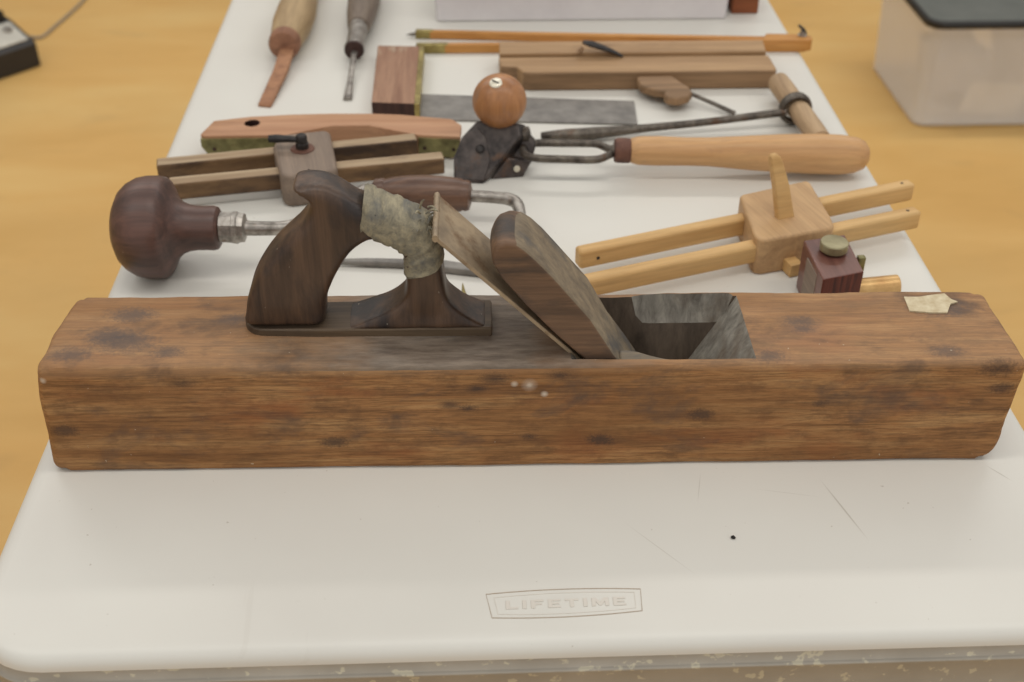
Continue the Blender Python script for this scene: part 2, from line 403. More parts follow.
def outline_solid(name, loops, y0, y1, round_r, mat, parent, res=3, k=4, smoothp=True, wob=0.0):
    """a flat shape in the xz plane (outer loop, then holes), as thick as y0..y1 with rounded arrises"""
    cu = bpy.data.curves.new(name, 'CURVE'); cu.dimensions = '2D'; cu.fill_mode = 'BOTH'
    for L in loops:
        pts = L
        if smoothp:
            P = [Vector((p[0], p[1], 0)) for p in L]; q = []; n = len(P)
            for i in range(n):
                a, b, c, d = P[i - 1], P[i], P[(i + 1) % n], P[(i + 2) % n]
                for j in range(k):
                    t = j / k
                    q.append(0.5 * ((2 * b) + (c - a) * t + (2 * a - 5 * b + 4 * c - d) * t * t + (3 * b - a - 3 * c + d) * t ** 3))
            pts = [(v.x, v.y) for v in q]
        sp = cu.splines.new('POLY'); sp.points.add(len(pts) - 1)
        for i, p in enumerate(pts): sp.points[i].co = (p[0], p[1], 0, 1)
        sp.use_cyclic_u = True
    half = (y1 - y0) / 2
    cu.extrude = max(half - round_r, 0.0001); cu.bevel_depth = round_r; cu.bevel_resolution = res; cu.offset = -round_r
    tmp = bpy.data.objects.new(name + '_tmp', cu); C.objects.link(tmp)
    tmp.matrix_world = Matrix.Translation((0, (y0 + y1) / 2, 0)) @ Matrix.Rotation(PI / 2, 4, 'X')
    o = to_mesh_object(tmp, name, mat, parent, angle=55)
    if wob:
        for v in o.data.vertices:
            c = v.co * 60
            v.co += Vector((noise.noise(c), noise.noise(c + Vector((9, 0, 0))), noise.noise(c + Vector((0, 9, 0))))) * wob
    return o

# ------------------------------------------------------------------ floor and table
fl = box('floor', (-4.5, 5.0), (-2.0, 7.0), (-0.05, 0.0), M['floor'], None, 0)
fl['kind'] = 'structure'
M['wall'] = plain('wall_paint', (214, 208, 196), .8)
for nm, x, y in (('wall_back', (-4.5, 5.0), (7.0, 7.1)), ('wall_left', (-4.6, -4.5), (-2.0, 7.1))):
    wl = box(nm, x, y, (0.0, 2.9), M['wall'], None, 0); wl['kind'] = 'structure'

table = empty('folding_table', (0, 0, 0), 0, 'long off-white moulded plastic folding table carrying all the old hand tools', 'table')
def rrect(w, y0, y1, r, z, n=10):
    P = []
    for cx, cy, a0 in ((w - r, y0 + r, -PI / 2), (w - r, y1 - r, 0), (-w + r, y1 - r, PI / 2), (-w + r, y0 + r, PI)):
        for i in range(n + 1):
            a = a0 + (PI / 2) * i / n
            P.append((cx + r * math.cos(a), cy + r * math.sin(a), z))
    return P
Y0, Y1, W = 0.0075, 1.825, 0.3855
rings = []
prof = [(-0.014, 0.0), (-0.0095, -0.0004), (-0.0060, -0.0014), (-0.0034, -0.0030), (-0.0014, -0.0055), (-0.0003, -0.0085), (0.0, -0.012)]
for off, z in prof: rings.append(rrect(W + off, Y0 - off, Y1 + off, 0.055 + off, T + z))
top = loft('tabletop', list(reversed(rings)), M['table'], table, angle=60)
rings = []
for off, z in [(-0.0005, -0.0115), (-0.0005, -0.0225), (0.0010, -0.0235), (0.0012, -0.0245), (0.0010, -0.0255), (-0.0005, -0.0265), (0.0, -0.050), (-0.004, -0.052), (-0.008, -0.050), (-0.010, -0.03)]:
    rings.append(rrect(W + off, Y0 - off, Y1 + off, 0.055 + off, T + z))
loft('rim', rings, M['apron'], table, cap=False, angle=60)
for yy, s in ((0.22, 1), (1.60, -1)):
    for sx in (-1, 1):
        tube('leg', [(sx * .30, yy, T - .018), (sx * .30, yy - s * .04, .35), (sx * .30, yy - s * .06, .012)], .0135, M['leg_steel'], table, smoothp=False)
        tube('leg_foot', [(sx * .30, yy - s * .0600, .0), (sx * .30, yy - s * .0598, .03)], .0165, M['black_plastic'], table, smoothp=False)
    tube('crossbar', [(-.30, yy - s * .045, .30), (.30, yy - s * .045, .30)], .010, M['leg_steel'], table, smoothp=False)

# moulded maker's plate: two thin outlines and raised lettering
def curved_quad(tl, tr, br, bl, up, dn, n=14):
    P = []
    for i in range(n + 1):
        t = i / n; P.append((tl[0] + (tr[0] - tl[0]) * t, tl[1] + (tr[1] - tl[1]) * t + up * 4 * t * (1 - t)))
    for i in range(n + 1):
        t = i / n; P.append((br[0] + (bl[0] - br[0]) * t, br[1] + (bl[1] - br[1]) * t - dn * 4 * t * (1 - t)))
    return P
def ring_line(name, P, w, mat, parent, z):
    n = len(P); c = Vector((sum(p[0] for p in P) / n, sum(p[1] for p in P) / n)); v = []; f = []
    for p in P:
        q = Vector(p); d = (q - c); d = Vector((d.x * .12, d.y)).normalized() if abs(d.y) > 0.004 else d.normalized()
        v += [(q.x, q.y, z + .0003), (q.x - d.x * w, q.y - d.y * w, z + .0003), (q.x, q.y, z - .0012), (q.x - d.x * w, q.y - d.y * w, z - .0012)]
    for i in range(n):
        j = (i + 1) % n
        f += [(4 * i, 4 * j, 4 * j + 1, 4 * i + 1), (4 * i, 4 * i + 2, 4 * j + 2, 4 * j), (4 * i + 1, 4 * j + 1, 4 * j + 3, 4 * i + 3)]
    return link(name, v, f, mat, parent, smooth=False)
ring_line('nameplate_border', curved_quad((-.0465, .0528), (.0578, .0540), (.0566, .0345), (-.0430, .0318), .0022, .0022), .00055, M['groove'], table, T)
ring_line('nameplate_border', curved_quad((-.0412, .0495), (.0532, .0512), (.0528, .0372), (-.0390, .0347), .0020, .0020), .00045, M['letter'], table, T)
GL = {'L': [[(0, 0), (0, 7), (2, 7), (2, 1.6), (6, 1.6), (6, 0)]], 'I': [[(0, 0), (0, 7), (2, 7), (2, 0)]],
      'F': [[(0, 0), (0, 7), (6.2, 7), (6.2, 5.4), (2, 5.4), (2, 4.3), (5.4, 4.3), (5.4, 2.8), (2, 2.8), (2, 0)]],
      'E': [[(0, 0), (0, 7), (6.2, 7), (6.2, 5.5), (2, 5.5), (2, 4.3), (5.6, 4.3), (5.6, 2.8), (2, 2.8), (2, 1.5), (6.2, 1.5), (6.2, 0)]],
      'T': [[(2.4, 0), (2.4, 5.4), (0, 5.4), (0, 7), (6.8, 7), (6.8, 5.4), (4.4, 5.4), (4.4, 0)]],
      'M': [[(0, 0), (0, 7), (2.3, 7), (4.2, 3.4), (6.1, 7), (8.4, 7), (8.4, 0), (6.5, 0), (6.5, 3.8), (4.9, .6), (3.5, .6), (1.9, 3.8), (1.9, 0)]]}
GW = {'L': 6, 'I': 2, 'F': 6.2, 'E': 6.2, 'T': 6.8, 'M': 8.4}
word = 'LIFETIME'; tot = sum(GW[c] for c in word) + 2.2 * (len(word) - 1)
sx = 0.0800 / tot; xx = -0.0335; v = []; f = []; edge = []
for ch in word:
    for P in GL[ch]:
        b0 = len(v); n = len(P)
        for zt in (-.0010, .0006):
            for p in P:
                px = xx + p[0] * sx; v.append((px, .0389 + p[1] * .00105 + (px + .03) * .012, T + zt))
        f += [tuple(range(b0, b0 + n)), tuple(range(b0 + n, b0 + 2 * n))] + [(b0 + i, b0 + (i + 1) % n, b0 + n + (i + 1) % n, b0 + n + i) for i in range(n)]
    xx += (GW[ch] + 2.2) * sx
lt = link('lettering', v, f, M['letter'], table, smooth=False); bevel(lt, .0002, 1)
lt['label'] = 'raised moulded lettering'

cr = lathe('crumb', [(0, .0004), (.0006, .0012), (.0014, .0016), (.0022, .001), (.0026, .0003)], (.1292, .0990, T - .0002), (0.02, 0.01, 1), M['crumb'], None, n=9, jitter=.5)
cr.scale = (1, 1, 1); tag(cr, 'tiny black crumb lying on the bare near end of the table', 'crumb')

# ------------------------------------------------------------------ the big wooden bench plane
BX, BY, BR = -0.008, 0.2262, -0.0100
plane = empty('wooden_bench_plane', (BX, BY, T), BR,
              'very long worn brown wooden bench plane with closed handle and wedge, nearest the viewer', 'hand plane')
Lh, Wh, Hh = 0.3570, 0.0463, 0.0955
cr_, sr_ = math.cos(-BR), math.sin(-BR)
def pl(x, y):                       # table coordinates -> the plane's own frame
    dx, dy = x - BX, y - BY
    return (dx * cr_ - dy * sr_, dx * sr_ + dy * cr_)
nx, ny, nz = 150, 22, 22
def body_point(u, w, h):            # u,w in -1..1, h in 0..1
    x, y, z = u * Lh, w * Wh, h * Hh
    # the ends lean in a little towards the sole and their corners are worn round
    r = 0.010
    def corner(a, am, b, b0, b1, ra):
        return a, b
    p = Vector((x, y, z))
    lo = Vector((-Lh + r, -Wh + r, r)); hi = Vector((Lh - r, Wh - r, Hh - r))
    q = Vector((min(max(p.x, lo.x), hi.x), min(max(p.y, lo.y), hi.y), min(max(p.z, lo.z), hi.z)))
    d = p - q
    if d.length > 1e-9:
        nz_ = sum(1 for c in d if abs(c) > 1e-6)
        if nz_ > 1:
            rr = 0.0034 if abs(d.x) < 1e-6 else 0.0075       # long arrises are crisper than the ends
            # pull back onto a rounded corner of radius rr
            e = Vector((abs(d.x), abs(d.y), abs(d.z))); m = r - rr
            k = Vector((max(e.x - m, 0), max(e.y - m, 0), max(e.z - m, 0)))
            if sum(1 for c in k if c > 1e-6) > 1:
                mx = max(k.x, k.y, k.z); k2 = k.normalized() * mx if k.length > 0 else k
                e = Vector((min(e.x, m) + k2.x, min(e.y, m) + k2.y, min(e.z, m) + k2.z))
                d = Vector((math.copysign(e.x, d.x), math.copysign(e.y, d.y), math.copysign(e.z, d.z))); p = q + d
    p.y *= 1 + .025 * u; p.z *= 1 - .030 * u
    if w > 0 and u < 0: p.x += .007 * w * (-u) ** 8
    c = p * 1.0
    a1 = noise.noise(Vector((c.x * 16, c.y * 28, c.z * 28))) * 0.0009
    a2 = noise.noise(Vector((c.x * 70 + 3, c.y * 130, c.z * 130))) * 0.00035
    endw = max(0, abs(p.x) - (Lh - .03)) / .03
    a3 = noise.noise(Vector((c.x * 30 + 9, c.y * 34, c.z * 34))) * 0.0014 * endw
    nrm = Vector(((1 if u > .98 else -1 if u < -.98 else 0), (1 if w > .9 else -1 if w < -.9 else 0), (1 if h > .95 else 0)))
    p += nrm * (a1 + a2 + a3)
    if p.x > 0: p.x += (-0.0015 * max(0.0, 1 - p.z / Hh) - .011 * max(0.0, 1 - p.z / .022) ** 2) * endw
    else: p.x += (-0.0035 + .0090 * p.z / Hh) * endw
    return p
def grid_coords(n, m, frac):        # denser near the ends
    return [-1 + 2 * (0.5 - 0.5 * math.cos(PI * i / n)) * 0.35 + (2 * i / n) * 0.65 for i in range(n + 1)]
U = grid_coords(nx, 0, 0); Wg = grid_coords(ny, 0, 0); Hg = [(t + 1) / 2 for t in grid_coords(nz, 0, 0)]
bm = bmesh.new(); cache = {}
def bv_(i, j, k):
    if (i, j, k) not in cache: cache[(i, j, k)] = bm.verts.new(body_point(U[i], Wg[j], Hg[k]))
    return cache[(i, j, k)]
for i in range(nx):
    for j in range(ny):
        bm.faces.new([bv_(i, j, 0), bv_(i, j + 1, 0), bv_(i + 1, j + 1, 0), bv_(i + 1, j, 0)])
        bm.faces.new([bv_(i, j, nz), bv_(i + 1, j, nz), bv_(i + 1, j + 1, nz), bv_(i, j + 1, nz)])
    for k in range(nz):
        bm.faces.new([bv_(i, 0, k), bv_(i + 1, 0, k), bv_(i + 1, 0, k + 1), bv_(i, 0, k + 1)])
        bm.faces.new([bv_(i, ny, k), bv_(i, ny, k + 1), bv_(i + 1, ny, k + 1), bv_(i + 1, ny, k)])
for j in range(ny):
    for k in range(nz):
        bm.faces.new([bv_(0, j, k), bv_(0, j, k + 1), bv_(0, j + 1, k + 1), bv_(0, j + 1, k)])
        bm.faces.new([bv_(nx, j, k), bv_(nx, j + 1, k), bv_(nx, j + 1, k + 1), bv_(nx, j, k + 1)])
me = bpy.data.meshes.new('b'); bm.to_mesh(me); bm.free()
tmp = bpy.data.objects.new('body_tmp', me); C.objects.link(tmp)
M['throat_shade'] = wood('shaded_throat_wood', (112, 98, 84), (70, 60, 52), (92, 88, 82), 0.6, axis=2, grain=60, rough=.75, stretch=.3, bump=.4)  # darker brown side walls, the shade inside the throat put into the colour
for mm_ in (M['body'], M['throat'], M['throat_shade']): me.materials.append(mm_)
def cutter(pts_by_y):
    """a solid lofted along y: list of (y, xz outline)"""
    v = []; f = []; n = len(pts_by_y[0][1])
    for y, P in pts_by_y: v += [(p[0], y, p[1]) for p in P]
    m = len(pts_by_y)
    for i in range(m - 1):
        for j in range(n): f.append((i * n + j, i * n + (j + 1) % n, (i + 1) * n + (j + 1) % n, (i + 1) * n + j))
    f += [tuple(range(n)), tuple(range((m - 1) * n, m * n))]
    mm = bpy.data.meshes.new('c'); mm.from_pydata(v, [], f)
    b = bmesh.new(); b.from_mesh(mm); bmesh.ops.recalc_face_normals(b, faces=b.faces); b.to_mesh(mm); b.free()
    for mm_ in (M['body'], M['throat'], M['throat_shade']): mm.materials.append(mm_)
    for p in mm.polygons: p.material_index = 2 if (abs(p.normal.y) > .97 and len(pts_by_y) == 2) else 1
    o = bpy.data.objects.new('c', mm); C.objects.link(o); return o
ox = BX
def X(a): return a - ox
cav = [(X(-.0125), .125), (X(.1690), .125), (X(.1520), .0915), (X(.1090), .010), (X(.1080), -.01), (X(.1000), -.01), (X(.1000), .008), (X(.0195), .0915)]
yn, yf = .1868 - BY + .0040, .2672 - BY + .0040   # cut in fitting coordinates, see seat()
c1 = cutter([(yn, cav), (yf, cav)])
# the far cheek is scooped out along its top
sc = []
for y, d, zb in ((yf - .002, 0.0, .064), (yf + .0010, .003, .068), (yf + .0024, .007, .0765), (yf + .0040, .012, .0870)):
    P = []
    for i in range(15):
        t = i / 14; a = PI * t
        P.append((X(.1510 - .001 * d - (.084 - d) * t), 0.10 - (0.10 - zb) * min(1.0, 1.35 * math.sin(a) ** .38) if 0 < i < 14 else .10))
    sc.append((y, P))
c2 = cutter(sc)
for c in (c1, c2):
    c.data.transform(Matrix.Translation((0, -.0050, .0032)))
for c in (c1, c2):
    md = tmp.modifiers.new('b', 'BOOLEAN'); md.operation = 'DIFFERENCE'; md.object = c; md.solver = 'EXACT'
bpy.context.view_layer.update()
dg = bpy.context.evaluated_depsgraph_get()
me2 = bpy.data.meshes.new_from_object(tmp.evaluated_get(dg), depsgraph=dg)
for o in (tmp, c1, c2): bpy.data.objects.remove(o, do_unlink=True)
body = bpy.data.objects.new('plane_body', me2); C.objects.link(body); me2.name = 'plane_body'; body.parent = plane
b = bmesh.new(); b.from_mesh(me2)
for e in b.edges: e.smooth = not (len(e.link_faces) == 2 and e.calc_face_angle(0) > math.radians(38))
for f in b.faces: f.smooth = True
b.to_mesh(me2); b.free()

# the near cheek keeps a thicker, grey and splintered ledge beside the wedge
led = [(X(.0535), yn - .0040), (X(.0540), yn + .0135), (X(.0600), yn + .0138), (X(.0680), yn + .0115), (X(.0760), yn + .0070), (X(.0860), yn + .0028), (X(.0990), yn - .0002), (X(.1000), yn - .0040)]
lo_ = prism('cheek_ledge', led, .0700, .0908, M['wedge_face'], plane, bv=.0022, seg=3)
# tote (closed handle)
def rel(P): return [(p[0] - ox, p[1]) for p in P]
grip_outer = rel([(-.2178, .1010), (-.2168, .1087), (-.2139, .1245), (-.2082, .1415), (-.1994, .1565), (-.1888, .1703), (-.1787, .1806), (-.1696, .1890),
                  (-.1636, .1979), (-.1620, .2060), (-.1650, .2140), (-.1700, .2210), (-.1730, .2262), (-.1690, .2305), (-.1525, .2300), (-.1395, .2245), (-.1299, .2170),
                  (-.1189, .2085), (-.1084, .2020), (-.1003, .1990), (-.0901, .195), (-.0814, .1869), (-.0765, .1788), (-.0745, .1682), (-.0728, .1557),
                  (-.0712, .1387), (-.0700, .1213), (-.0700, .1060), (-.0720, .0975), (-.0990, .0975), (-.1010, .1060),
                  (-.1000, .1200), (-.0992, .1330), (-.0985, .1461), (-.0990, .1578), (-.1030, .1678), (-.1098, .1740), (-.1187, .1766), (-.1258, .1745), (-.1354, .1668),
                  (-.1449, .1529), (-.1524, .1387), (-.1573, .1233), (-.1592, .1075), (-.1600, .1010), (-.1700, .0985), (-.2100, .0985)])
ty = 0.2400 - BY
def sink(P):
    out = []
    for x, z in P:
        k = max(0, min(1, (z - .10) / .03)); z2 = z - .0062 * k
        if z2 > .198: z2 = .198 + (z2 - .198) * .58
        xw = x + ox
        if xw > -.150 and z > .1800: z2 -= .0060 * min(1, (xw + .150) / .02) * min(1, (z - .18) / .01)
        out.append((x, z2))
    return out
hd = outline_solid('handle', [sink(grip_outer)], ty - .0170, ty + .0170, .0075, M['tote'], None, res=4)
# base plate of the tote, rounded end, let into the stock
P = []
for i in range(13):
    a = PI / 2 + PI * i / 12
    P.append((X(-.2020) + .0172 * math.cos(a), ty + .0172 * math.sin(a)))
P += [(X(-.1560), ty - .0186), (X(-.0380), ty - .0186), (X(-.0372), ty - .016), (X(-.0372), ty + .016), (X(-.0380), ty + .0186), (X(-.1560), ty + .0186)]
prism('handle_base', P, .0880, .0985, M['tote_base'], plane, bv=.0012)
# swept skirt that carries the post down on to the base plate
rings = []
for t in [i / 9 for i in range(10)]:
    z = .0975 + .034 * t; k = (1 - t) ** 2.3
    x0 = X(-.0975) - .0480 * k; x1 = X(-.0715) + .0320 * k; h = .0150 + .0030 * k
    rings.append([(x0, ty - h, z), (x0 + .006, ty - h - .0006, z), (x1 - .006, ty - h - .0006, z), (x1, ty - h, z), (x1, ty + h, z), (x1 - .006, ty + h + .0006, z), (x0 + .006, ty + h + .0006, z), (x0, ty + h, z)])
sk = loft('skirt', rings, M['tote'], None, angle=30)
bm = bmesh.new(); bm.from_mesh(hd.data); bm.from_mesh(sk.data)
jm = bpy.data.meshes.new('j'); bm.to_mesh(jm); bm.free()
bpy.data.objects.remove(hd, do_unlink=True); bpy.data.objects.remove(sk, do_unlink=True)
jt = bpy.data.objects.new('j', jm); C.objects.link(jt)
md = jt.modifiers.new('r', 'REMESH'); md.mode = 'VOXEL'; md.voxel_size = .0014
md = jt.modifiers.new('s', 'SMOOTH'); md.factor = .5; md.iterations = 34
hd = to_mesh_object(jt, 'handle', M['tote'], plane, angle=80)
for v_ in hd.data.vertices:
    c = v_.co * 55
    v_.co += Vector((noise.noise(c), noise.noise(c + Vector((9, 0, 0))), noise.noise(c + Vector((0, 9, 0))))) * .0006
# cloth tape wound round the repaired neck of the tote
tpath = smooth_path([(X(-.1265), ty, .1895), (X(-.1150), ty, .1825), (X(-.1010), ty, .1755), (X(-.0905), ty, .1675), (X(-.0862), ty, .1560), (X(-.0860), ty, .1425)], 7)
rings = []
for i, p in enumerate(tpath):
    t = (tpath[min(i + 1, len(tpath) - 1)] - tpath[max(i - 1, 0)]).normalized(); s_ = Vector((0, 1, 0)); u_ = t.cross(s_).normalized()
    q = i / (len(tpath) - 1); rx = .0186 + .0004 * math.sin(i * 2.1); rz = (.0136 + .0018 * math.sin(PI * min(1, q * 1.1))) + .0004 * math.sin(i * 2.1 + 1)
    if i in (0, len(tpath) - 1): rx -= .0012; rz -= .0012
    ring = []
    for k in range(36):
        a = 2 * PI * k / 36; ca_, sa_ = math.cos(a), math.sin(a)
        f = lambda w: math.copysign(abs(w) ** .72, w)
        step = .0007 * ((a / (2 * PI) + i * .22) % 1.0)
        w_ = .0009 * noise.noise(Vector((i * .35, ca_ * 2.2, sa_ * 2.2)))
        slant = -.0060 * math.sin(a)
        ring.append(p + s_ * (f(ca_) * (rx + step + w_)) + u_ * (f(sa_) * (rz + step + w_)) + t * slant)
    rings.append(ring)
tp = loft('tape_wrap', rings, M['tape'], plane, angle=50)
tp['label'] = 'grimy grey-green cloth tape'
# frayed binding between the tape and the iron
for i in range(16):
    a = random.uniform(0, 2 * PI); s0 = Vector((X(-.0835) + random.uniform(-.006, .006), ty - .012 + random.uniform(-.006, .012), .184 + random.uniform(-.012, .009)))
    d = Vector((random.uniform(-.004, .009), random.uniform(-.010, .002), random.uniform(-.006, .010)))
    tube('frayed_strand', [s0, s0 + d * .5 + Vector((0, 0, .002)), s0 + d], [.0009, .0008, .0004], M['tape'], plane, n=6, k=3)
scr = lathe('handle_screw_hole', [(0, .0026), (.0008, .0026), (.0010, .0018), (.0011, 0)], (X(-.1172), ty - .0166, .1905), (0, -1, 0), M['black_iron'], plane, n=14)

# iron (blade) bedded at 45 degrees
ca = math.atan2(.1895 - .0869, -(-.0775 - .0224)); dx_, dz_ = math.cos(ca), -math.sin(ca)     # direction down the iron
iroot = Vector((X(-.0775), 0, .1895))
def along(t, h): return (iroot.x + dx_ * t + (-dz_) * h, iroot.z + dz_ * t + dx_ * h)
iy0, iy1 = .1985 - BY, .2570 - BY
P = [along(0, -.0006), along(0, .0028), along(.002, .0030), along(.19, .0030), along(.198, 0), along(.002, 0)]
n = len(P)
rings = []
for q in range(9):
    y = iy0 + (iy1 - iy0) * q / 8
    j = [noise.noise(Vector((q * 1.7, 0, 0))) * .0007, noise.noise(Vector((q * 1.7, 5, 0))) * .0007]
    rings.append([(p[0] + (j[0] if k in (0, 1) else 0), y, p[1] + (j[1] if k in (0, 1) else 0)) for k, p in enumerate(P)])
bl = loft('plane_iron', rings, M['iron'], plane, angle=30); bevel(bl, .0004, 1)
# mushroomed struck end
rings = []
for q in range(25):
    y = iy0 - .001 + (iy1 - iy0 + .002) * q / 24
    c = along(.0012, .0016); r = .0028 * (1 + .35 * noise.noise(Vector((q * .9, 3, 1))))
    rings.append([(c[0] + r * math.cos(a) * .8 + noise.noise(Vector((q, a, 0))) * .0005, y, c[1] + r * math.sin(a)) for a in [2 * PI * k / 8 for k in range(8)]])
loft('struck_end', rings, M['iron'], bl, angle=60)['label'] = 'mushroomed top edge'

# wedge
wy0, wy1 = .1915 - BY, .2475 - BY
def wpt(x, z): return (x - ox, z)
near = [(-.0372, .1855), (-.0390, .1800), (-.0380, .1735), (-.0325, .1630), (-.0150, .1396), (.0060, .1142), (.0300, .0890), (.0700, .0480), (.0800, .0480), (.0640, .0750), (.0495, .0960), (.0310, .1285), (.0035, .1630), (-.0075, .1758), (-.0160, .1850), (-.0225, .1898), (-.0300, .1912), (-.0350, .1890)]
rings = []
ns = 15
for q in range(ns):
    t = q / (ns - 1); y = wy0 + (wy1 - wy0) * t
    drop = .0035 * t + .0080 * max(0, (t - .6) / .4) ** 2 + .0022 * max(0, (.12 - t) / .12)
    ring = []
    for (x, z) in near:
        k = max(0, min(1, (z - .100) / .09)); w_ = .0008 * noise.noise(Vector((x * 50, y * 50, z * 50)))
        ring.append((x + drop * k * .66 - ox + w_, y, z - drop * k * .75 + w_))
    rings.append(ring)
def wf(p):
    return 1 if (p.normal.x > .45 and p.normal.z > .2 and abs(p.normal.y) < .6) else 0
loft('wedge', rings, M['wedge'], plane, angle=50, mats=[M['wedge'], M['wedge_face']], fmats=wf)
wg_ = plane.children[-1] if False else bpy.data.objects['wedge']; bevel(wg_, .0022, 3)
wg_['label'] = 'thick dark wooden wedge with a worn rounded top'

# torn paper label on the toe
P = [pl(*p) for p in [(.2820, .2605), (.2930, .2600), (.3050, .2625), (.3150, .2640), (.3175, .2560), (.3215, .2525), (.3150, .2500), (.3085, .2380), (.2960, .2385), (.2805, .2415)]]
v = []; f = []
zt = .0909
for z in (zt - .0012, zt):
    for p in P: v.append((p[0], p[1], z))
n = len(P); f = [tuple(range(n)), tuple(range(n, 2 * n))] + [(i, (i + 1) % n, n + (i + 1) % n, n + i) for i in range(n)]
pp = link('paper_label', v, f, M['sticker'], plane, smooth=False); pp['label'] = 'torn cream paper label'
pp.data.transform(Matrix.Translation((0, -.0005, .0034)))
# seat the fittings on the stock
for o in list(plane.children):
    if o.name.split('.')[0] in ('handle', 'handle_base', 'tape_wrap', 'frayed_strand', 'handle_screw_hole'):
        o.data.transform(Matrix.Translation((0, -.0058, .0046)))
    elif o.name.split('.')[0] in ('plane_iron', 'wedge', 'cheek_ledge'):
        o.data.transform(Matrix.Translation((0, -.0048, .0030)))
        for c in o.children: c.data.transform(Matrix.Translation((0, -.0048, .0030)))

# ------------------------------------------------------------------ brace
root = empty('hand_brace', (-.319, .464, T), 0, 'carpenter\'s brace with a dark mushroom-shaped head, lying behind the big plane', 'brace')
R0 = Vector((-.319, .464, 0))
def rl(*p): return Vector(p) - R0
lathe('head', [(0, .0005), (.0012, .014), (.004, .0245), (.009, .0345), (.015, .0405), (.023, .0450), (.032, .0470), (.042, .0472), (.048, .0462), (.0505, .0445), (.0530, .0405), (.0555, .0345), (.0590, .0285), (.0640, .0240), (.070, .0215), (.078, .0204), (.086, .0203), (.092, .0205), (.0955, .0195), (.0975, .0165), (.098, .012)],
      rl(-.3778, .4655, .0474), (1, -.035, -.01), M['brace_wood'], root, n=48)
lathe('ferrule', [(0, .0125), (.001, .0142), (.012, .0145), (.0125, .0152), (.016, .0153), (.0175, .0140), (.0225, .0135), (.024, .009)], rl(-.2805, .4620, .0474), (1, -.035, -.02), M['steel'], root, n=10, angle=20)
tube('crank', [rl(-.262, .4612, .0468), rl(-.240, .4625, .045), rl(-.222, .4690, .042), rl(-.2045, .4865, .038), rl(-.190, .5130, .034), rl(-.176, .5380, .031), rl(-.160, .5540, .030), rl(-.145, .560, .030),
               rl(-.0489, .5469, .029), rl(-.024, .5445, .028), rl(-.013, .5420, .0275), rl(-.0062, .5360, .027), rl(-.0035, .526, .026), rl(-.0030, .510, .024), rl(-.0030, .487, .020), rl(-.001, .478, .019), rl(.001, .470, .0185)],
     [.0072, .0066, .0064, .0062, .0060, .0060, .0060, .0060, .0060, .0060, .0062, .0062, .0060, .0060, .0060, .0060, .0062], M['steel'], root, n=16, k=5)
lathe('grip', [(0, .0075), (.002, .0110), (.010, .0125), (.012, .0115), (.020, .0140), (.035, .0165), (.052, .0178), (.068, .0180), (.080, .0172), (.088, .0165), (.091, .0150), (.0935, .0155), (.097, .0145), (.099, .008)],
      rl(-.1475, .5605, .0300), (.0986, -.0135, -.001), M['grip_wood'], root, n=36)
lathe('chuck', [(0, .007), (.002, .0100), (.008, .0115), (.016, .0112), (.018, .008)], rl(-.004, .484, .0190), (.35, -.94, -.05), M['steel_dark'], root, n=16)

# grey steel rod with a flattened end
rd = empty('steel_bit', (-.1, .4595, T), 0, 'thin grey steel rod with a widened flat end, seen through the big plane\'s handle', 'rod')
o = tube('shank', [(-.092, .0095, .0046), (-.05, .0065, .0046), (-.018, .0036, .0046), (.012, -.0010, .0046)], [.0016, .0040, .0043, .0043], M['blade_grey'], rd, n=12)
prism('flat_end', [(.004, .0045), (.016, .0060), (.060, -.0075), (.068, -.0150), (.060, -.0185), (.012, -.0065)], .0010, .0080, M['blade_grey'], rd, bv=.0014)
aw = lathe('pointed_pin', [(0, .0030), (.010, .0030), (.012, .0022), (.026, .0004)], (-.0580, .3980, T + .0031), (-.05, .9, .12), M['brass'], None, n=12)
tag(aw, 'little pale pointed metal pin just behind the big plane, between handle and iron', 'pin')

# ------------------------------------------------------------------ gauges
def oriented(name, p, q, label, cat):
    p, q = Vector(p), Vector(q); m = (p + q) / 2; a = math.atan2(q.y - p.y, q.x - p.x)
    e = empty(name, (m.x, m.y, T), a, label, cat)
    return e, a, m, (q - p).length
def loc(m, a, x, y):
    dx, dy = x - m.x, y - m.y; c, s = math.cos(-a), math.sin(-a)
    return (dx * c - dy * s, dx * s + dy * c)

def bar(name, p, q, w, z0, z1, mat, root, m, a, bv=.0022, rise=0.0):
    p = loc(m, a, *p); q = loc(m, a, *q)
    d = Vector((q[0] - p[0], q[1] - p[1])); nrm = Vector((-d.y, d.x)).normalized() * w / 2
    v = []
    for (pt, dz) in ((p, 0), (q, rise)):
        for (sgn, z) in ((-1, z0), (1, z0), (1, z1), (-1, z1)):
            v.append((pt[0] + nrm.x * sgn, pt[1] + nrm.y * sgn, z + dz))
    f = [(0, 1, 2, 3), (4, 7, 6, 5), (0, 4, 5, 1), (1, 5, 6, 2), (2, 6, 7, 3), (3, 7, 4, 0)]
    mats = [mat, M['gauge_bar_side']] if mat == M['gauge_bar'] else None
    return bevel(link(name, v, f, mat, root, mats=mats, fmats=(lambda p: 1 if p.normal.z < .5 else 0) if mats else None), bv, 3)

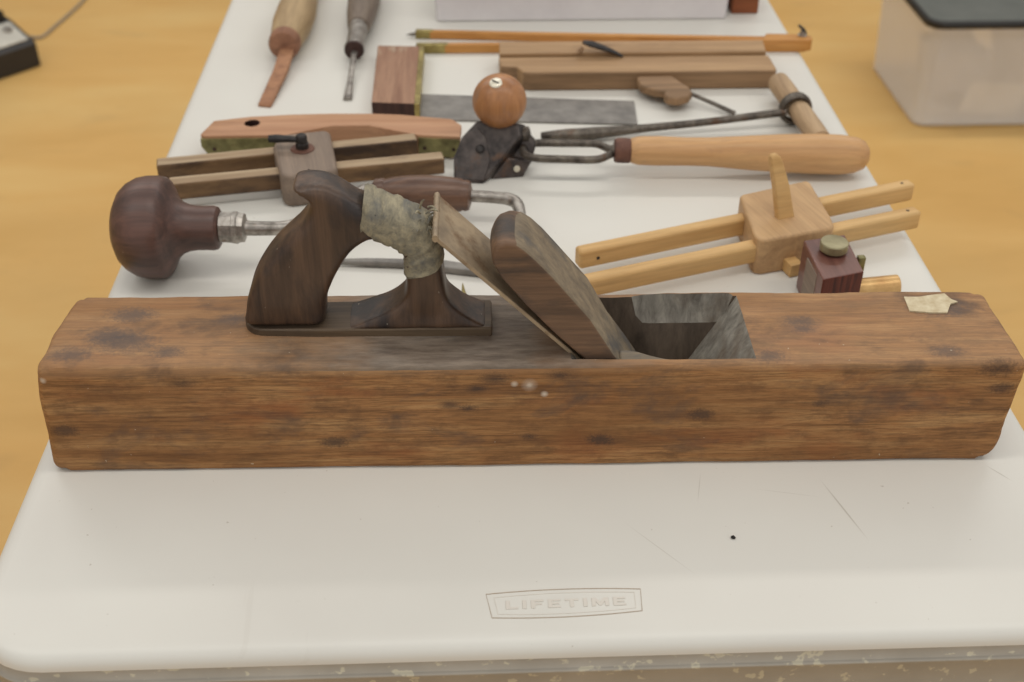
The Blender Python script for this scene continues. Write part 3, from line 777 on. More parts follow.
# light beech gauge on the right
rg, a, m, L = oriented('marking_gauge', (.053, .4215, 0), (.386, .5326, 0), 'light beech marking gauge with two long bars and an upright wedge, lying at the right', 'marking gauge')
for p, q in (((.0470, .4440), (.3950, .5605)), ((.0300, .3895), (.3840, .5055))):
    o = bar('bar', p, q, .0140, .0100, .0290, M['beech'], rg, m, a, .0030, rise=.002)
    for (u, w) in ((.045, 0),):
        pp_ = Vector(loc(m, a, *p)); qq = Vector(loc(m, a, *q)); d = (qq - pp_).normalized()
        c = pp_ + d * .018; lathe('pin_hole', [(0, .0016), (.0006, .0016), (.0007, 0)], (c.x - d.y * -.0071, c.y + d.x * -.0071, .0195), (d.y, -d.x, 0), M['black_iron'], o, n=10)
        c = qq - d * .012; lathe('pin_hole', [(0, .0016), (.0006, .0016), (.0007, 0)], (c.x, c.y, .0306), (0, 0, 1), M['black_iron'], o, n=10)
P = [loc(m, a, *p) for p in [(.2115, .5225), (.2150, .5260), (.2830, .5520), (.2875, .5490), (.2905, .4800), (.2895, .4640), (.2850, .4580), (.2200, .4390), (.2130, .4410), (.2110, .4480)]]
bevel(prism('head_block', P, 0.0, .0385, M['beech_block'], rg, bv=0), .0026, 3)
# the upright wedge, driven down between the bars
def wr(x, y, z, hx, hy):
    c = loc(m, a, x, y); return [(c[0] - hx, c[1] - hy, z), (c[0] + hx, c[1] - hy, z), (c[0] + hx, c[1] + hy, z), (c[0] - hx, c[1] + hy, z)]
o = loft('gauge_wedge', [wr(.2470, .4805, .0200, .0090, .0040), wr(.2465, .4815, .0380, .0088, .0042), wr(.2395, .4880, .0700, .0075, .0044), wr(.2335, .4925, .0900, .0062, .0042), wr(.2318, .4938, .0960, .0045, .0036), wr(.2312, .4942, .0980, .0022, .0026)], M['beech'], rg, angle=30); bevel(o, .0012, 2)
c1_ = Vector(loc(m, a, .2500, .4385))
prism('wedge_tip', [(c1_.x - .006, .0006), (c1_.x + .006, .0006), (c1_.x + .0065, .014), (c1_.x - .0065, .014)], c1_.y - .004, c1_.y + .012, M['beech'], rg, plane='xz', bv=.001)

# dark gauge on the left
lg, a, m, L = oriented('marking_gauge', (-.362, .610, 0), (-.093, .663, 0), 'grimy grey-brown marking gauge with two bars and a winged clamp screw, lying at the left', 'marking gauge')
for p, q in (((-.3745, .6300), (-.1075, .6815)), ((-.3540, .5880), (-.0780, .6372))):
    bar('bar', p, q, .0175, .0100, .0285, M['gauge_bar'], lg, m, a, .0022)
P = [loc(m, a, *p) for p in [(-.2560, .6480), (-.2520, .6740), (-.2060, .6840), (-.1990, .6810), (-.1850, .6000), (-.1880, .5900), (-.2330, .5795), (-.2410, .5840)]]
bevel(prism('head_block', P, 0.0, .0365, M['gauge_grey'], lg, bv=0), .0045, 4)
c0 = Vector(loc(m, a, -.2240, .6385))
lathe('washer', [(0, .0118), (.0008, .0125), (.0016, .0120), (.0020, .008)], (c0.x, c0.y, .0362), (0, 0, 1), M['ferrule_rust'], lg, n=28)
sb = lathe('clamp_screw', [(0, .0068), (.006, .0068), (.0065, .0060), (.014, .0058), (.0155, .0045), (.0165, .0005)], (c0.x, c0.y, .0375), (0, 0, 1), M['black_iron'], lg, n=12)
tube('thumb_lever', [(c0.x - .002, c0.y + .0005, .0470), (c0.x - .012, c0.y + .003, .0478), (c0.x - .024, c0.y + .006, .0482), (c0.x - .033, c0.y + .008, .0480)], [.0036, .0040, .0052, .0046], M['black_iron'], sb, n=12, flat=.8)

# small rosewood gauge
sg = empty('mortise_gauge', (.272, .390, T), math.radians(3), 'small polished rosewood gauge with a round brass thumbscrew, right behind the big plane', 'marking gauge')
def sgl(x, y): return loc(Vector((.272, .390)), math.radians(3), x, y)
P = [sgl(*p) for p in [(.2480, .4185), (.2880, .4275), (.2882, .3648), (.2495, .3535)]]
prism('head_block', P, 0.0, .0500, M['rosewood_red'], sg, bv=.0012, mats=[M['rosewood_red'], M['rosewood_end']], fmats=lambda p: 1 if p.normal.y < -.5 else 0)
kx, ky = sgl(.2695, .3985)
lathe('thumbscrew', [(0, .0085), (.002, .0085), (.0022, .0118), (.0030, .0124), (.0095, .0124), (.0104, .0118), (.0108, .010), (.0110, 0)], (kx, ky, .0500), (0, 0, 1), M['brass_dull'], sg, n=40, angle=25)
q = sgl(.2860, .3860); q2 = sgl(.3320, .3925)
v = []
rings = []
for (px, py) in (q, q2):
    rings.append([(px, py + .0105 * math.cos(t), .0150 + .0118 * math.sin(t)) for t in [2 * PI * i / 16 + PI / 16 for i in range(16)]])
st = loft('brass_stem', rings, M['brass_bright'], sg, angle=30); bevel(st, .0006, 1)
px, py = sgl(.2985, .4040)
box('brass_pin', (px - .0035, px + .0035), (py - .003, py + .003), (0.0, .0410), M['brass_green'], sg, .0008)
px, py = sgl(.2480, .3850)
box('side_plate', (px - .0002, px + .0030), (py - .016, py + .014), (0.002, .0440), M['gauge_grey'], sg, .0006)

# ------------------------------------------------------------------ reddish spokeshave-like stock
rt = empty('wooden_spokeshave', (-.20, .7125, T), 0, 'long reddish-brown wooden shaving tool with brass ends and an oval hole, behind the left gauge', 'spokeshave')
O = [(-.3410, .6945), (-.3315, .7280), (-.2932, .7372), (-.2500, .7415), (-.2051, .7430), (-.1600, .7415), (-.1269, .7380), (-.0689, .7250), (-.0585, .7090), (-.0600, .6800), (-.1056, .6865), (-.1340, .6990), (-.1600, .7110), (-.2012, .7110), (-.2300, .6985), (-.2491, .6900), (-.3359, .6900)]
O = [(x + .20, y - .71) for x, y in O]
rings = [[(x * .93, y + (.004 if y < 0 else -.003), 0) for x, y in O], [(x * .965, y, .0060) for x, y in O], [(x, y, .0200) for x, y in O], [(x, y, .0265) for x, y in O]]
sk = loft('stock_solid', rings, M['red_wood'], None, angle=25); bevel(sk, .0012, 2)
hc = (-.2905 + .20, .7200 - .71)
hr = [[(hc[0] + .0086 * math.cos(t) + (z - .02) * .3, hc[1] + .0086 * math.sin(t), z) for t in [2 * PI * i / 28 for i in range(28)]] for z in (-.01, .04)]
hcut = loft('hole_cutter', hr, M['dark_end'], None)
md = sk.modifiers.new('h', 'BOOLEAN'); md.operation = 'DIFFERENCE'; md.object = hcut; md.solver = 'EXACT'
hs = to_mesh_object(sk, 'stock', M['red_wood'], rt, angle=25, mats=[M['red_wood'], M['dark_end']],
                    fmats=lambda p: 1 if ((p.center.x - hc[0]) ** 2 + (p.center.y - hc[1]) ** 2) ** .5 < .0115 and abs(p.normal.z) < .6 else 0)
bpy.data.objects.remove(hcut, do_unlink=True)
for x0, x1, y0, y1 in ((-.3400, -.2500, .6895, .6895), (-.1056, -.0605, .6862, .6796)):
    P = [(x0 + .20, y0 - .71 - .0022), (x1 + .20, y1 - .71 - .0022), (x1 + .20, y1 - .71 + .002), (x0 + .20, y0 - .71 + .002)]
    v = []
    for (px, py) in P:
        for z, k in ((.0030, 1), (.0150, 0), (.0235, 0)): v.append((px * (1 - .055 * k) if abs(px) > .12 else px, py, z))
    f = [(0, 3, 4, 1), (1, 4, 5, 2), (3, 6, 7, 4), (4, 7, 8, 5), (6, 9, 10, 7), (7, 10, 11, 8), (9, 0, 1, 10), (10, 1, 2, 11), (0, 9, 6, 3), (2, 5, 8, 11)]
    pz = link('brass_plate', v, f, M['brass_green'], rt, angle=25)
    for fx in (.15, .85):
        cx_ = P[0][0] + (P[1][0] - P[0][0]) * fx; cy_ = P[0][1] + (P[1][1] - P[0][1]) * fx
        lathe('screw', [(0, .0022), (.0006, .0020), (.0008, 0)], (cx_, cy_, .012), (0, -1, 0), M['dark_end'], pz, n=12)

# ------------------------------------------------------------------ try square
ts = empty('try_square', (-.13, .87, T), 0, 'try square with a brass-edged wooden stock and wide grey steel blade', 'try square')
def t_(P): return [(x + .13, y - .87) for x, y in P]
prism('stock', t_([(-.1622, .7940), (-.1125, .7885), (-.1105, .9600), (-.1635, .9640)]), 0.0, .0170, M['rosewood'], ts, bv=.0008,
      mats=[M['rosewood'], M['dark_end']], fmats=lambda p: 1 if p.normal.y < -.7 else 0)
prism('brass_edge', t_([(-.1128, .7880), (-.1065, .7870), (-.1045, .9592), (-.1108, .9600)]), 0.0, .0172, M['brass'], ts, bv=.0006)
prism('blade', t_([(-.1068, .8480), (.1471, .8213), (.1435, .7590), (-.1068, .7790)]), 0.0002, .0024, M['blade_grey'], ts, bv=.0004)

# ------------------------------------------------------------------ chisels
ch = empty('chisel', (-.279, .98, T), 0, 'chisel with a rusty flat blade and a fat pale wooden handle', 'chisel')
d = Vector((.0105, .30, 0)).normalized()
lathe('handle', [(0, .012), (.002, .0185), (.020, .0210), (.060, .0255), (.110, .0258), (.150, .0225), (.185, .0185), (.215, .0195), (.245, .021), (.262, .018), (.268, .008)], (-.001, -.018, .0225), d, M['chisel_wood'], ch, n=28, jitter=.03)
lathe('ferrule', [(0, .010), (.001, .0170), (.004, .0196), (.012, .0202), (.0165, .0200), (.017, .015)], (-.0015, -.029, .0222), d, M['chisel_collar'], ch, n=28)
v = []
for (x, y, w, z0, z1) in ((-.2905, .8180, .0078, .0000, .0022), (-.2895, .8235, .0078, .0000, .0046), (-.2800, .905, .0086, .006, .0125), (-.2770, .955, .0088, .0120, .0195)):
    sk = -.004 if y < .82 else 0
    for (sg_, z) in ((-1, z0), (1, z0), (1, z1), (-1, z1)): v.append((x + .279 + w * sg_, y - .98 + (.0 if sg_ > 0 else -sk), z))
f = [(0, 1, 2, 3), (12, 15, 14, 13)]
for i in range(3):
    for j in range(4): f.append((i * 4 + j, i * 4 + (j + 1) % 4, (i + 1) * 4 + (j + 1) % 4, (i + 1) * 4 + j))
bevel(link('blade', v, f, M['rust'], ch, angle=25), .0006, 1)

ch2 = empty('chisel', (-.1915, .98, T), 0, 'slim chisel with a bright narrow blade, steel sleeve and dark handle', 'chisel')
lathe('handle', [(0, .010), (.003, .0142), (.015, .0160), (.045, .0190), (.090, .0215), (.130, .0215), (.165, .019), (.180, .012)], (.0004, .035, .0200), (.005, .28, .004), M['chisel_grey'], ch2, n=26)
lathe('ferrule', [(0, .0100), (.001, .0125), (.0040, .0128), (.0055, .0108), (.045, .0116), (.067, .0125), (.069, .008)], (-.001, -.030, .0170), (.005, .28, .012), M['steel'], ch2, n=24)
lathe('ferrule_ring', [(0, .0095), (.0005, .0122), (.0052, .0126), (.006, .0098)], (-.001, -.0335, .0168), (.005, .28, .012), M['dark_end'], ch2, n=24)
tube('blade', [(-.0005, -.028, .0160), (-.0012, -.060, .0125), (-.0018, -.100, .0065), (-.0022, -.128, .0030), (-.0024, -.144, .0014)], [.0042, .0034, .0034, .0048, .0054], M['steel'], ch2, n=12, flat=.55)

# ------------------------------------------------------------------ wooden compass (dividers)
cp = empty('wooden_compass', (.15, .99, T), 0, 'large honey-coloured wooden compass with brass-tipped legs, behind the moulding plane', 'compass')
def cpl(x, y): return (x - .15, y - .99)
def leg(p, q, w0, w1, z, h, name, bt=.018):
    p = Vector(cpl(*p)); q = Vector(cpl(*q)); d = (q - p).normalized(); nn = Vector((-d.y, d.x))
    L = (q - p).length
    rings = []
    for t, w in ((0, w0), (.35, w0 * 1.15), (.7, (w0 + w1) / 2), (1, w1)):
        c = p + d * L * t; hh = h
        rings.append([(c.x - nn.x * w, c.y - nn.y * w, z), (c.x + nn.x * w, c.y + nn.y * w, z), (c.x + nn.x * w, c.y + nn.y * w, z + hh), (c.x - nn.x * w, c.y - nn.y * w, z + hh)])
    o = bevel(loft(name, rings, M['compass_wood'], cp, angle=30), .0010, 2)
    c = p + d * .002
    r2 = []
    for tt in (-.0005, bt, bt + .0045):
        cc = p + d * tt; w = w0 * 1.04 if tt <= bt else w0 * .9
        r2.append([(cc.x - nn.x * w, cc.y - nn.y * w, z - 0.0000), (cc.x + nn.x * w, cc.y + nn.y * w, z - 0.0000), (cc.x + nn.x * w, cc.y + nn.y * w, z + h + .0004), (cc.x - nn.x * w, cc.y - nn.y * w, z + h + .0004)])
    bevel(loft('brass_tip', r2, M['brass'], o, angle=30), .0006, 1)
    s = Vector((p.x, p.y, z + h * .5))
    lathe('steel_point', [(0, .0022), (.006, .0020), (.013, .0003)], s, (-d.x, -d.y, -.10), M['steel_dark'], o, n=10)
    return o
leg((-.1170, 1.0300), (.3780, .9880), .0038, .0070, .0002, .0105, 'leg')
leg((-.1150, .9800), (.3880, .9765), .0042, .0088, .0002, .0115, 'leg', .036)
P = [cpl(*p) for p in [(.3300, .9700), (.3880, .9680), (.3960, .9705), (.3975, .9780), (.3960, .9860), (.3880, .9900), (.3400, .9930)]]
prism('hinge_head', P, .0008, .0165, M['compass_wood'], cp, bv=.0016)
h0 = cpl(.3860, .9840)
wn = lathe('pivot_bolt', [(0, .0060), (.0012, .0064), (.002, .0040), (.006, .0038), (.0065, 0)], (h0[0], h0[1], .0164), (0, 0, 1), M['steel'], cp, n=14)
tube('wing', [(h0[0] + .004, h0[1], .0195), (h0[0] + .000, h0[1] + .001, .0245), (h0[0] - .006, h0[1] + .004, .0290)], [.0030, .0034, .0022], M['black_iron'], wn, n=10, flat=.6)

# ------------------------------------------------------------------ moulding plane on its side
mp = empty('moulding_plane', (.156, .90, T), 0, 'narrow wooden moulding plane lying on its side with iron and loose round-headed wedge', 'hand plane')
def m_(P): return [(x - .156, y - .90) for x, y in P]
prism('near_stock', m_([(-.0105, .8780), (.0105, .8745), (.0160, .8590), (.0260, .8570), (.3210, .8560), (.3245, .8600), (.3235, .9035), (-.0115, .9050)]), 0.0, .0240, M['mould_wood'], mp, bv=.0022,
      mats=[M['mould_wood'], M['mould_front']], fmats=lambda p: 1 if p.normal.y < -.5 else 0)
prism('rebate', m_([(-.010, .9040), (.3200, .9025), (.3200, .9070), (-.010, .9080)]), 0.0, .0200, M['dark_end'], mp, bv=0)  # groove floor in near-black wood, its shadow line put into the colour
prism('far_stock', m_([(-.0110, .9065), (.3205, .9055), (.3240, .9420), (-.0095, .9460)]), 0.0, .0280, M['mould_wood'], mp, bv=.0014)
bn = tube('iron', [(-.0640, .0110, .0400), (-.0540, .0085, .0385), (-.0400, .0050, .0350), (-.0250, .0020, .0300), (-.0150, .0000, .0255)], [.0030, .0060, .0052, .0036, .0020], M['black_iron'], mp, n=10, flat=.65)
tube('chip', [(-.0690, .0030, .0305), (-.0640, .0040, .0360)], [.0040, .0022], M['mould_front'], bn, n=8, k=2)
wd = prism('wedge_head', m_([(.1535, .8555), (.1530, .8470), (.1545, .8290), (.1700, .8150), (.1815, .8120), (.1790, .8040), (.1815, .7940), (.1930, .7905), (.2070, .7960), (.2135, .8080), (.2120, .8230), (.2020, .8440), (.1960, .8575)]), .0085, .0190, M['mould_front'], mp, bv=.0028, seg=3)
wd['label'] = 'round-headed wooden wedge'
tube('iron_tang', [(.0430, -.068, .0130), (.0560, -.0800, .0120), (.0800, -.0990, .0080), (.1040, -.1190, .0036)], [.0028, .0026, .0030, .0032], M['steel_dark'], mp, n=8, flat=.8, smoothp=False)

# ------------------------------------------------------------------ T auger
au = empty('hand_auger', (.19, .74, T), 0, 'iron auger with a long shank and a wooden cross handle, behind the scraper', 'auger')
def al(x, y, z): return (x - .19, y - .74, z)
tube('shank', [al(.030, .7215, .0075), al(.060, .7225, .0080), al(.090, .7240, .0085), al(.150, .7310, .0105), al(.220, .7395, .0130), al(.310, .7490, .0195)], [.0042, .0072, .0078, .0052, .0048, .0052], M['steel_dark'], au, n=12, flat=.85)
dh = Vector((.3315 - .3180, .6800 - .8420, 0)).normalized()
lathe('cross_handle', [(0, .0085), (.003, .0125), (.020, .0130), (.060, .0128), (.085, .0118), (.095, .0122), (.140, .0118), (.156, .0110), (.159, .006)], al(.3195, .8310, .0205), (dh.x, dh.y, 0), M['auger_wood'], au, n=24, jitter=.04)
cc = Vector(al(.3230, .7560, .0205))
rings = []
for i in range(24):
    t = 2 * PI * i / 24; s, u = frame_from(dh)
    c = cc + s * (math.cos(t) * .0160) + u * (math.sin(t) * .0160); rad = (c - cc).normalized()
    rings.append([c + rad * (math.cos(q_) * .0034) + dh * (math.sin(q_) * .0070) for q_ in [2 * PI * k / 10 for k in range(10)]])
rings.append(rings[0]); loft('eye', rings, M['steel_dark'], au, cap=False, angle=60)

# ------------------------------------------------------------------ scraper with ball knob and long handle
sc_ = empty('hand_scraper', (.05, .645, T), 0, 'cast-iron scraper with a brown ball knob, looped yoke and long pale wooden handle', 'scraper')
def sl(x, y, z): return Vector((x - .05, y - .645, z))
dh = Vector((.3700 - .1180, .6330 - .6405, .0225 - .0280))
lathe('handle', [(0, .0105), (.002, .0130), (.010, .0150), (.030, .0155), (.060, .0150), (.085, .0152), (.120, .0178), (.160, .0200), (.200, .0212), (.225, .0208), (.240, .0188), (.249, .0150), (.2535, .0090), (.2545, .001)], sl(.1180, .6405, .0290), dh, M['scraper_handle'], sc_, n=40, jitter=.03)
lathe('ferrule', [(0, .0095), (.0008, .0122), (.004, .0132), (.016, .0132), (.018, .0118)], sl(.1020, .6410, .0290), dh, M['ferrule_rust'], sc_, n=28)
yk = []
loopp = [(.1040, .6412), (.0960, .6500), (.0860, .6600), (.0740, .6620), (.0500, .6630), (.0220, .6640), (.0100, .6580), (.0060, .6460), (.0110, .6340), (.0230, .6285), (.0500, .6260), (.0740, .6240), (.0860, .6260), (.0960, .6340), (.1040, .6412)]
P = smooth_path([sl(x, y, .0270) for x, y in loopp], 4)
rings = []
for i, p in enumerate(P):
    t = (P[(i + 1) % len(P)] - P[i - 1]); t.z = 0
    t = t.normalized() if t.length > 1e-6 else Vector((0, 1, 0)); s = Vector((t.y, -t.x, 0))
    rings.append([p + s * (math.cos(q_) * .0042) + Vector((0, 0, 1)) * (math.sin(q_) * .0042) for q_ in [2 * PI * k / 10 for k in range(10)]])
loft('yoke', rings, M['steel_dark'], sc_, angle=60)
tube('yoke_neck', [sl(.099, .6410, .0285), sl(.106, .6410, .0288)], [.0060, .0085], M['steel_dark'], sc_, k=2)
# body casting: a leaning plate that carries the cutter on its left and the knob on top
def slab(name, A, Bv, mat, parent, bv=.002):
    n = len(A); v = [tuple(p) for p in A] + [tuple(p) for p in Bv]
    f = [tuple(range(n)), tuple(range(n, 2 * n))] + [(i, (i + 1) % n, n + (i + 1) % n, n + i) for i in range(n)]
    o = link(name, v, f, mat, parent, angle=30); bevel(o, bv, 3); return o
A = [sl(-.0680, .6285, .0), sl(-.0370, .6240, .0), sl(-.0190, .6380, .0180), sl(.0030, .6500, .0420), sl(.0010, .6590, .0520), sl(-.0180, .6640, .0560), sl(-.0430, .6620, .0545), sl(-.0590, .6540, .0400), sl(-.0680, .6420, .0220)]
th = Vector((.010, .011, -.007))
slab('casting', A, [p + th * (1.0 if i > 1 else .25) + (Vector((0, .004, 0)) if i < 2 else Vector((0, 0, 0))) for i, p in enumerate(A)], M['cast_iron'], sc_)
nrm = (A[5] - A[1]).cross(A[8] - A[1]).normalized()
if nrm.y > 0: nrm = -nrm
B = [A[0] * .95 + A[5] * .05, A[1] * .95 + A[5] * .05, A[2] * .8 + A[8] * .2, (A[3] * .42 + A[7] * .58), A[6] * .90 + A[1] * .10, A[7] * .96 + A[1] * .04, A[8] * .98 + A[1] * .02]
slab('scraper_blade', [p + nrm * .0035 for p in B], [p - nrm * .0008 for p in B], M['cast_iron'], sc_, .0008)
cl = (A[2] + A[7]) / 2 + nrm * .004
lathe('clamp_screw', [(0, .0048), (.002, .0048), (.003, .0036), (.004, .0032), (.0042, 0)], cl, nrm, M['black_iron'], sc_, n=14)
# bracket that runs from the casting back to the yoke
slab('bracket', [sl(-.0190, .6500, .0100), sl(.0150, .6430, .0120), sl(.0200, .6520, .0300), sl(.0060, .6610, .0480), sl(-.0120, .6700, .0460)],
     [sl(-.0150, .6720, .0080), sl(.0170, .6700, .0100), sl(.0220, .6700, .0280), sl(.0080, .6760, .0420), sl(-.0080, .6800, .0420)], M['cast_iron'], sc_, .003)
slab('foot_lug', [sl(-.0300, .6330, .0), sl(.0060, .6380, .0), sl(.0160, .6440, .0160), sl(-.0100, .6440, .0200)],
     [sl(-.0280, .6400, .0), sl(.0060, .6450, .0), sl(.0160, .6520, .0160), sl(-.0100, .6520, .0200)], M['cast_iron'], sc_, .0018)
lathe('adjusting_nut', [(0, .006), (.001, .0088), (.007, .0092), (.010, .0088), (.011, .005)], sl(.0040, .6640, .0360), (.8, -.1, .15), M['steel_dark'], sc_, n=20)
lathe('lug_screw', [(0, .0036), (.0010, .0034), (.0014, 0)], sl(-.0005, .6378, .0105), (.1, -.9, .3), M['nickel'], sc_, n=14)
kd = Vector((-.05, -.10, 1)).normalized(); kc = sl(-.0180, .6690, .0740)
prof = [(-.030, .0150), (-.0275, .0150)] + [(.0285 * -math.cos(t), .0285 * math.sin(t)) for t in [PI * (.16 + .84 * i / 22) for i in range(22)]] + [(.0285, .0005)]
kb = lathe('ball_knob', prof, kc, kd, M['knob_wood'], sc_, n=44)
sd = Vector((-.15, -.42, .9)).normalized()
s_ = lathe('knob_screw', [(0, .0066), (.0012, .0066), (.0022, .0052), (.0026, 0)], kc + sd * .0275, sd, M['nickel'], kb, n=24)
sa, sb_ = frame_from(sd); cpt = kc + sd * .0303
v = []
for h in (-.0006, .0001):
    for (i, j) in ((-1, -1), (1, -1), (1, 1), (-1, 1)): v.append(cpt + (sa * .94 + sb_ * .34) * (i * .0042) + (sb_ * .94 - sa * .34) * (j * .0007) + sd * h)
link('screw_slot', v, [(0, 3, 2, 1), (4, 5, 6, 7), (0, 1, 5, 4), (1, 2, 6, 5), (2, 3, 7, 6), (3, 0, 4, 7)], M['black_iron'], kb, smooth=False)

# ------------------------------------------------------------------ far end of the table
wb = empty('cardboard_box', (.106, 1.20, T), 0, 'white cardboard box at the far end of the table, cut off by the picture', 'box')
box('box_base', (-.200, .203), (-.118, .13), (0, .085), M['white_card'], wb, .003, taper=(.003, 0))
box('box_lid', (-.203, .206), (-.121, .133), (.050, .0885), M['white_card'], wb, .003)
bb = empty('wooden_block', (.337, 1.16, T), 0, 'red-brown block beside the white box at the far right of the table', 'block')
box('block_body', (-.0195, .0175), (-.055, .06), (0, .045), M['brown_block'], bb, .002)
box('block_cap', (-.0180, .0160), (-.053, .058), (.045, .050), M['brown_block'], bb, .001)

# ------------------------------------------------------------------ storage bin on the floor
bn_ = empty('storage_bin', (1.37, 2.47, 0), 0, 'clouded clear plastic storage bin with a dark lid on the floor at upper right', 'storage bin')
def rr(x0, x1, y0, y1, r, z, n=6):
    P = []
    for cx, cy, a0 in ((x1 - r, y0 + r, -PI / 2), (x1 - r, y1 - r, 0), (x0 + r, y1 - r, PI / 2), (x0 + r, y0 + r, PI)):
        for i in range(n + 1):
            t = a0 + PI / 2 * i / n; P.append((cx + r * math.cos(t), cy + r * math.sin(t), z))
    return P
x0, x1, y0, y1 = -.285, .285, -.215, .175
rings = [rr(x0 + .02, x1 - .02, y0 + .02, y1 - .02, .02, .012), rr(x0 + .012, x1 - .012, y0 + .012, y1 - .012, .025, .0), rr(x0, x1, y0, y1, .03, .006),
         rr(x0 - .012, x1 + .012, y0 - .012, y1 + .012, .034, .251), rr(x0 - .020, x1 + .020, y0 - .020, y1 + .020, .036, .254), rr(x0 - .021, x1 + .021, y0 - .021, y1 + .021, .036, .268),
         rr(x0 - .018, x1 + .018, y0 - .018, y1 + .018, .034, .268), rr(x0 - .009, x1 + .009, y0 - .009, y1 + .009, .032, .250), rr(x0 + .003, x1 - .003, y0 + .003, y1 - .003, .027, .010), rr(x0 + .02, x1 - .02, y0 + .02, y1 - .02, .02, .014)]
loft('tub', rings, M['bin_plastic'], bn_, angle=60)
rings = [rr(x0 - .024, x1 + .024, y0 - .024, y1 + .024, .038, .2690), rr(x0 - .026, x1 + .026, y0 - .026, y1 + .026, .04, .2730), rr(x0 - .024, x1 + .024, y0 - .024, y1 + .024, .038, .284), rr(x0 - .016, x1 + .016, y0 - .016, y1 + .016, .035, .287)]
loft('lid_rim', rings, M['black_rim'], bn_, cap=False, angle=60)
rings = [rr(x0 - .016, x1 + .016, y0 - .016, y1 + .016, .035, .287), rr(x0 + .006, x1 - .006, y0 + .006, y1 - .006, .03, .2855), rr(x0 + .012, x1 - .012, y0 + .012, y1 - .012, .03, .2825)]
loft('lid', rings, M['bin_lid'], bn_, angle=60)
def crumple(name, cx, cy, cz, ax, ay, az, mat, label, cat, seed):
    rings = []; n = 18
    for i in range(11):
        ph = -PI / 2 + PI * i / 10; ring = []
        for k in range(n):
            t = 2 * PI * k / n; d = Vector((math.cos(t) * math.cos(ph), math.sin(t) * math.cos(ph), math.sin(ph)))
            r = 1 + .28 * noise.noise(d * 2.2 + Vector((seed, 0, 0)))
            sq = lambda w: math.copysign(abs(w) ** .6, w)
            ring.append((cx + ax * sq(d.x) * r * .86, cy + ay * sq(d.y) * r * .86, max(cz + az * sq(d.z) * r * .86, .776 - .76)))
        rings.append(ring)
    o = loft(name, rings, mat, None, angle=60); return tag(o, label, cat)
crumple('cloth_bundle', 1.22, 2.43, .105, .085, .12, .085, M['stuff_a'], 'grey bundle inside the left half of the clear bin', 'cloth', 1.0)
crumple('cloth_bundle', 1.43, 2.44, .115, .10, .12, .095, M['stuff_b'], 'tan bundle inside the clear bin, right of the grey one', 'cloth', 4.0)
v = []; f = []; nx_ = 8; nyy = 5
for s_i in (0, 1):
    for i in range(nx_ + 1):
        for j in range(nyy + 1):
            u = i / nx_; w = j / nyy
            x = 1.200 + .150 * u + .02 * w; z = .030 + .085 * w - .012 * u
            y = 2.2800 + .004 * noise.noise(Vector((u * 3, w * 3, 1))) + s_i * .0012
            v.append((x, y, z))
N = (nx_ + 1) * (nyy + 1)
def vid(s_i, i, j): return s_i * N + i * (nyy + 1) + j
for i in range(nx_):
    for j in range(nyy):
        f += [(vid(0, i, j), vid(0, i + 1, j), vid(0, i + 1, j + 1), vid(0, i, j + 1)), (vid(1, i, j), vid(1, i, j + 1), vid(1, i + 1, j + 1), vid(1, i + 1, j))]
for i in range(nx_):
    for j in (0, nyy): f.append((vid(0, i, j), vid(1, i, j), vid(1, i + 1, j), vid(0, i + 1, j)))
for j in range(nyy):
    for i in (0, nx_): f.append((vid(0, i, j), vid(0, i, j + 1), vid(1, i, j + 1), vid(1, i, j)))
tag(link('paper_sheet', v, f, M['paper_in'], None), 'white sheet of paper behind the front wall of the clear bin', 'paper')

# ------------------------------------------------------------------ black device on the floor
DA = math.radians(138); DX, DY = -1.436, 2.628
dv = empty('electronic_device', (DX, DY, 0), DA, 'black electrical device with a pale top panel on the floor at upper left', 'device')
dvb = [(-.10, 0), (-.10, .066), (-.094, .074), (.005, .108), (.095, .122), (.10, .116), (.10, .0)]
prism('housing', dvb, -.20, .16, M['black_plastic'], dv, plane='xz', bv=.006, seg=3)
prism('top_panel', [(-.088, .0770), (-.005, .1055), (-.006, .1095), (-.089, .0812)], -.185, .145, M['pale_panel'], dv, plane='xz', bv=.0015)
for k in range(3):
    lathe('button', [(0, .0125), (.005, .0125), (.008, .0105), (.0085, 0)], (-.035, -.160 + .075 * k, .0985), (-.33, 0, .94), M['steel'], dv, n=20)
box('screen_block', (.010, .090), (-.185, .14), (.108, .136), M['black_rim'], dv, .004)
def dl(x, y, z):
    dx, dy = x - DX, y - DY; c, k = math.cos(-DA), math.sin(-DA); return (dx * c - dy * k, dx * k + dy * c, z)
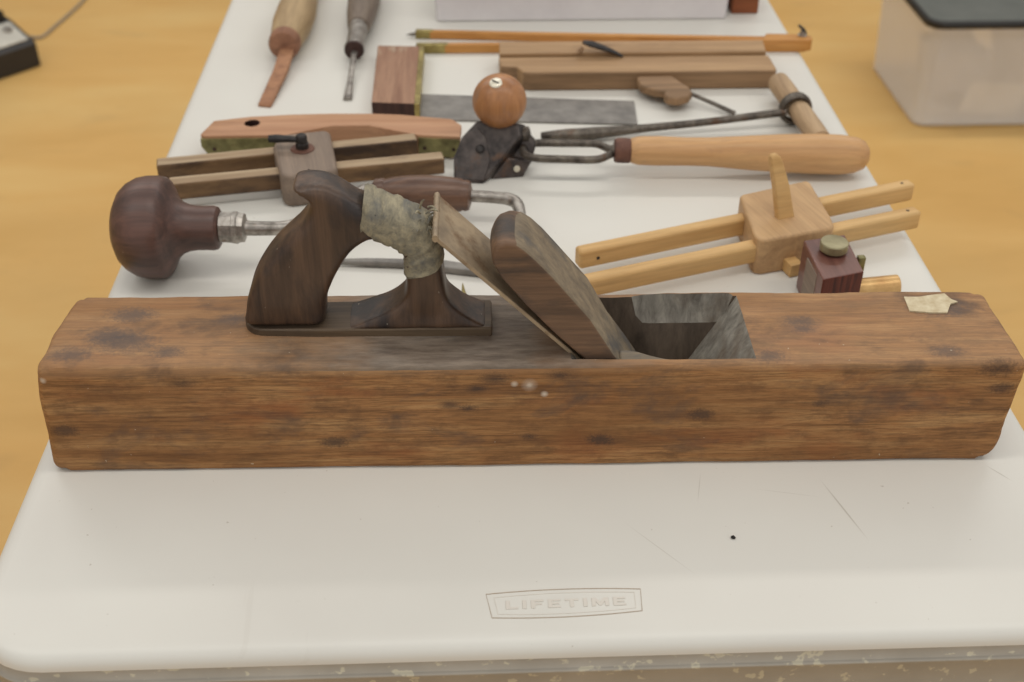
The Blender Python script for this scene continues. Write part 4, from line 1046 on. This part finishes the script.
tube('cord', [dl(-1.36, 2.90, .02), dl(-1.31, 2.905, .006), dl(-1.2806, 2.9136, .0045), dl(-1.2664, 2.9909, .0045), dl(-1.2491, 3.0958, .0045), dl(-1.2352, 3.2233, .0045), dl(-1.24, 3.42, .0045)], .0045, M['cord'], dv, n=10)

# ------------------------------------------------------------------ light: ceiling lamps and soft room light
def lamp(name, loc_, sx_, sy_, power, rot=(0, 0, 0), col=(1, .965, .91)):
    ld = bpy.data.lights.new(name, 'AREA'); ld.shape = 'RECTANGLE'; ld.size = sx_; ld.size_y = sy_; ld.energy = power; ld.color = col
    o = bpy.data.objects.new(name, ld); C.objects.link(o); o.location = loc_; o.rotation_euler = rot; return o
for y, p in ((2.55, 12), (0.1, 8), (-2.0, 5)):
    for x in (-1.6, 0.0, 1.6): lamp('ceiling_lamp', (x, y, 2.75), 1.25, .22, p)
w = bpy.data.worlds.new('world'); bpy.context.scene.world = w; w.use_nodes = True
w.node_tree.nodes['Background'].inputs[0].default_value = (1.0, .98, .95, 1)
w.node_tree.nodes['Background'].inputs[1].default_value = 0.60

# ------------------------------------------------------------------ camera
f_px, th, yaw, roll = 1203.76, .6264, .0437, .0068
cam = bpy.data.cameras.new('camera'); co = bpy.data.objects.new('camera', cam); C.objects.link(co)
cam.sensor_width = 22.3; cam.sensor_fit = 'HORIZONTAL'; cam.lens = f_px * 22.3 / 1024
fw = Vector((math.sin(yaw) * math.cos(th), math.cos(yaw) * math.cos(th), -math.sin(th)))
r = Vector((math.cos(yaw), -math.sin(yaw), 0)); u = r.cross(fw)
r2 = math.cos(roll) * r + math.sin(roll) * u; u2 = -math.sin(roll) * r + math.cos(roll) * u
co.matrix_world = Matrix(((r2.x, u2.x, -fw.x, -.0543), (r2.y, u2.y, -fw.y, -.5012), (r2.z, u2.z, -fw.z, .6103 + T), (0, 0, 0, 1)))
cam.dof.use_dof = True; cam.dof.focus_distance = .885; cam.dof.aperture_fstop = 4.5
cam.clip_start = .02
sc = bpy.context.scene; sc.camera = co
vs = sc.view_settings; vs.view_transform = 'Standard'; vs.look = 'None'; vs.gamma = 1; vs.use_curve_mapping = False; vs.exposure = -0.07
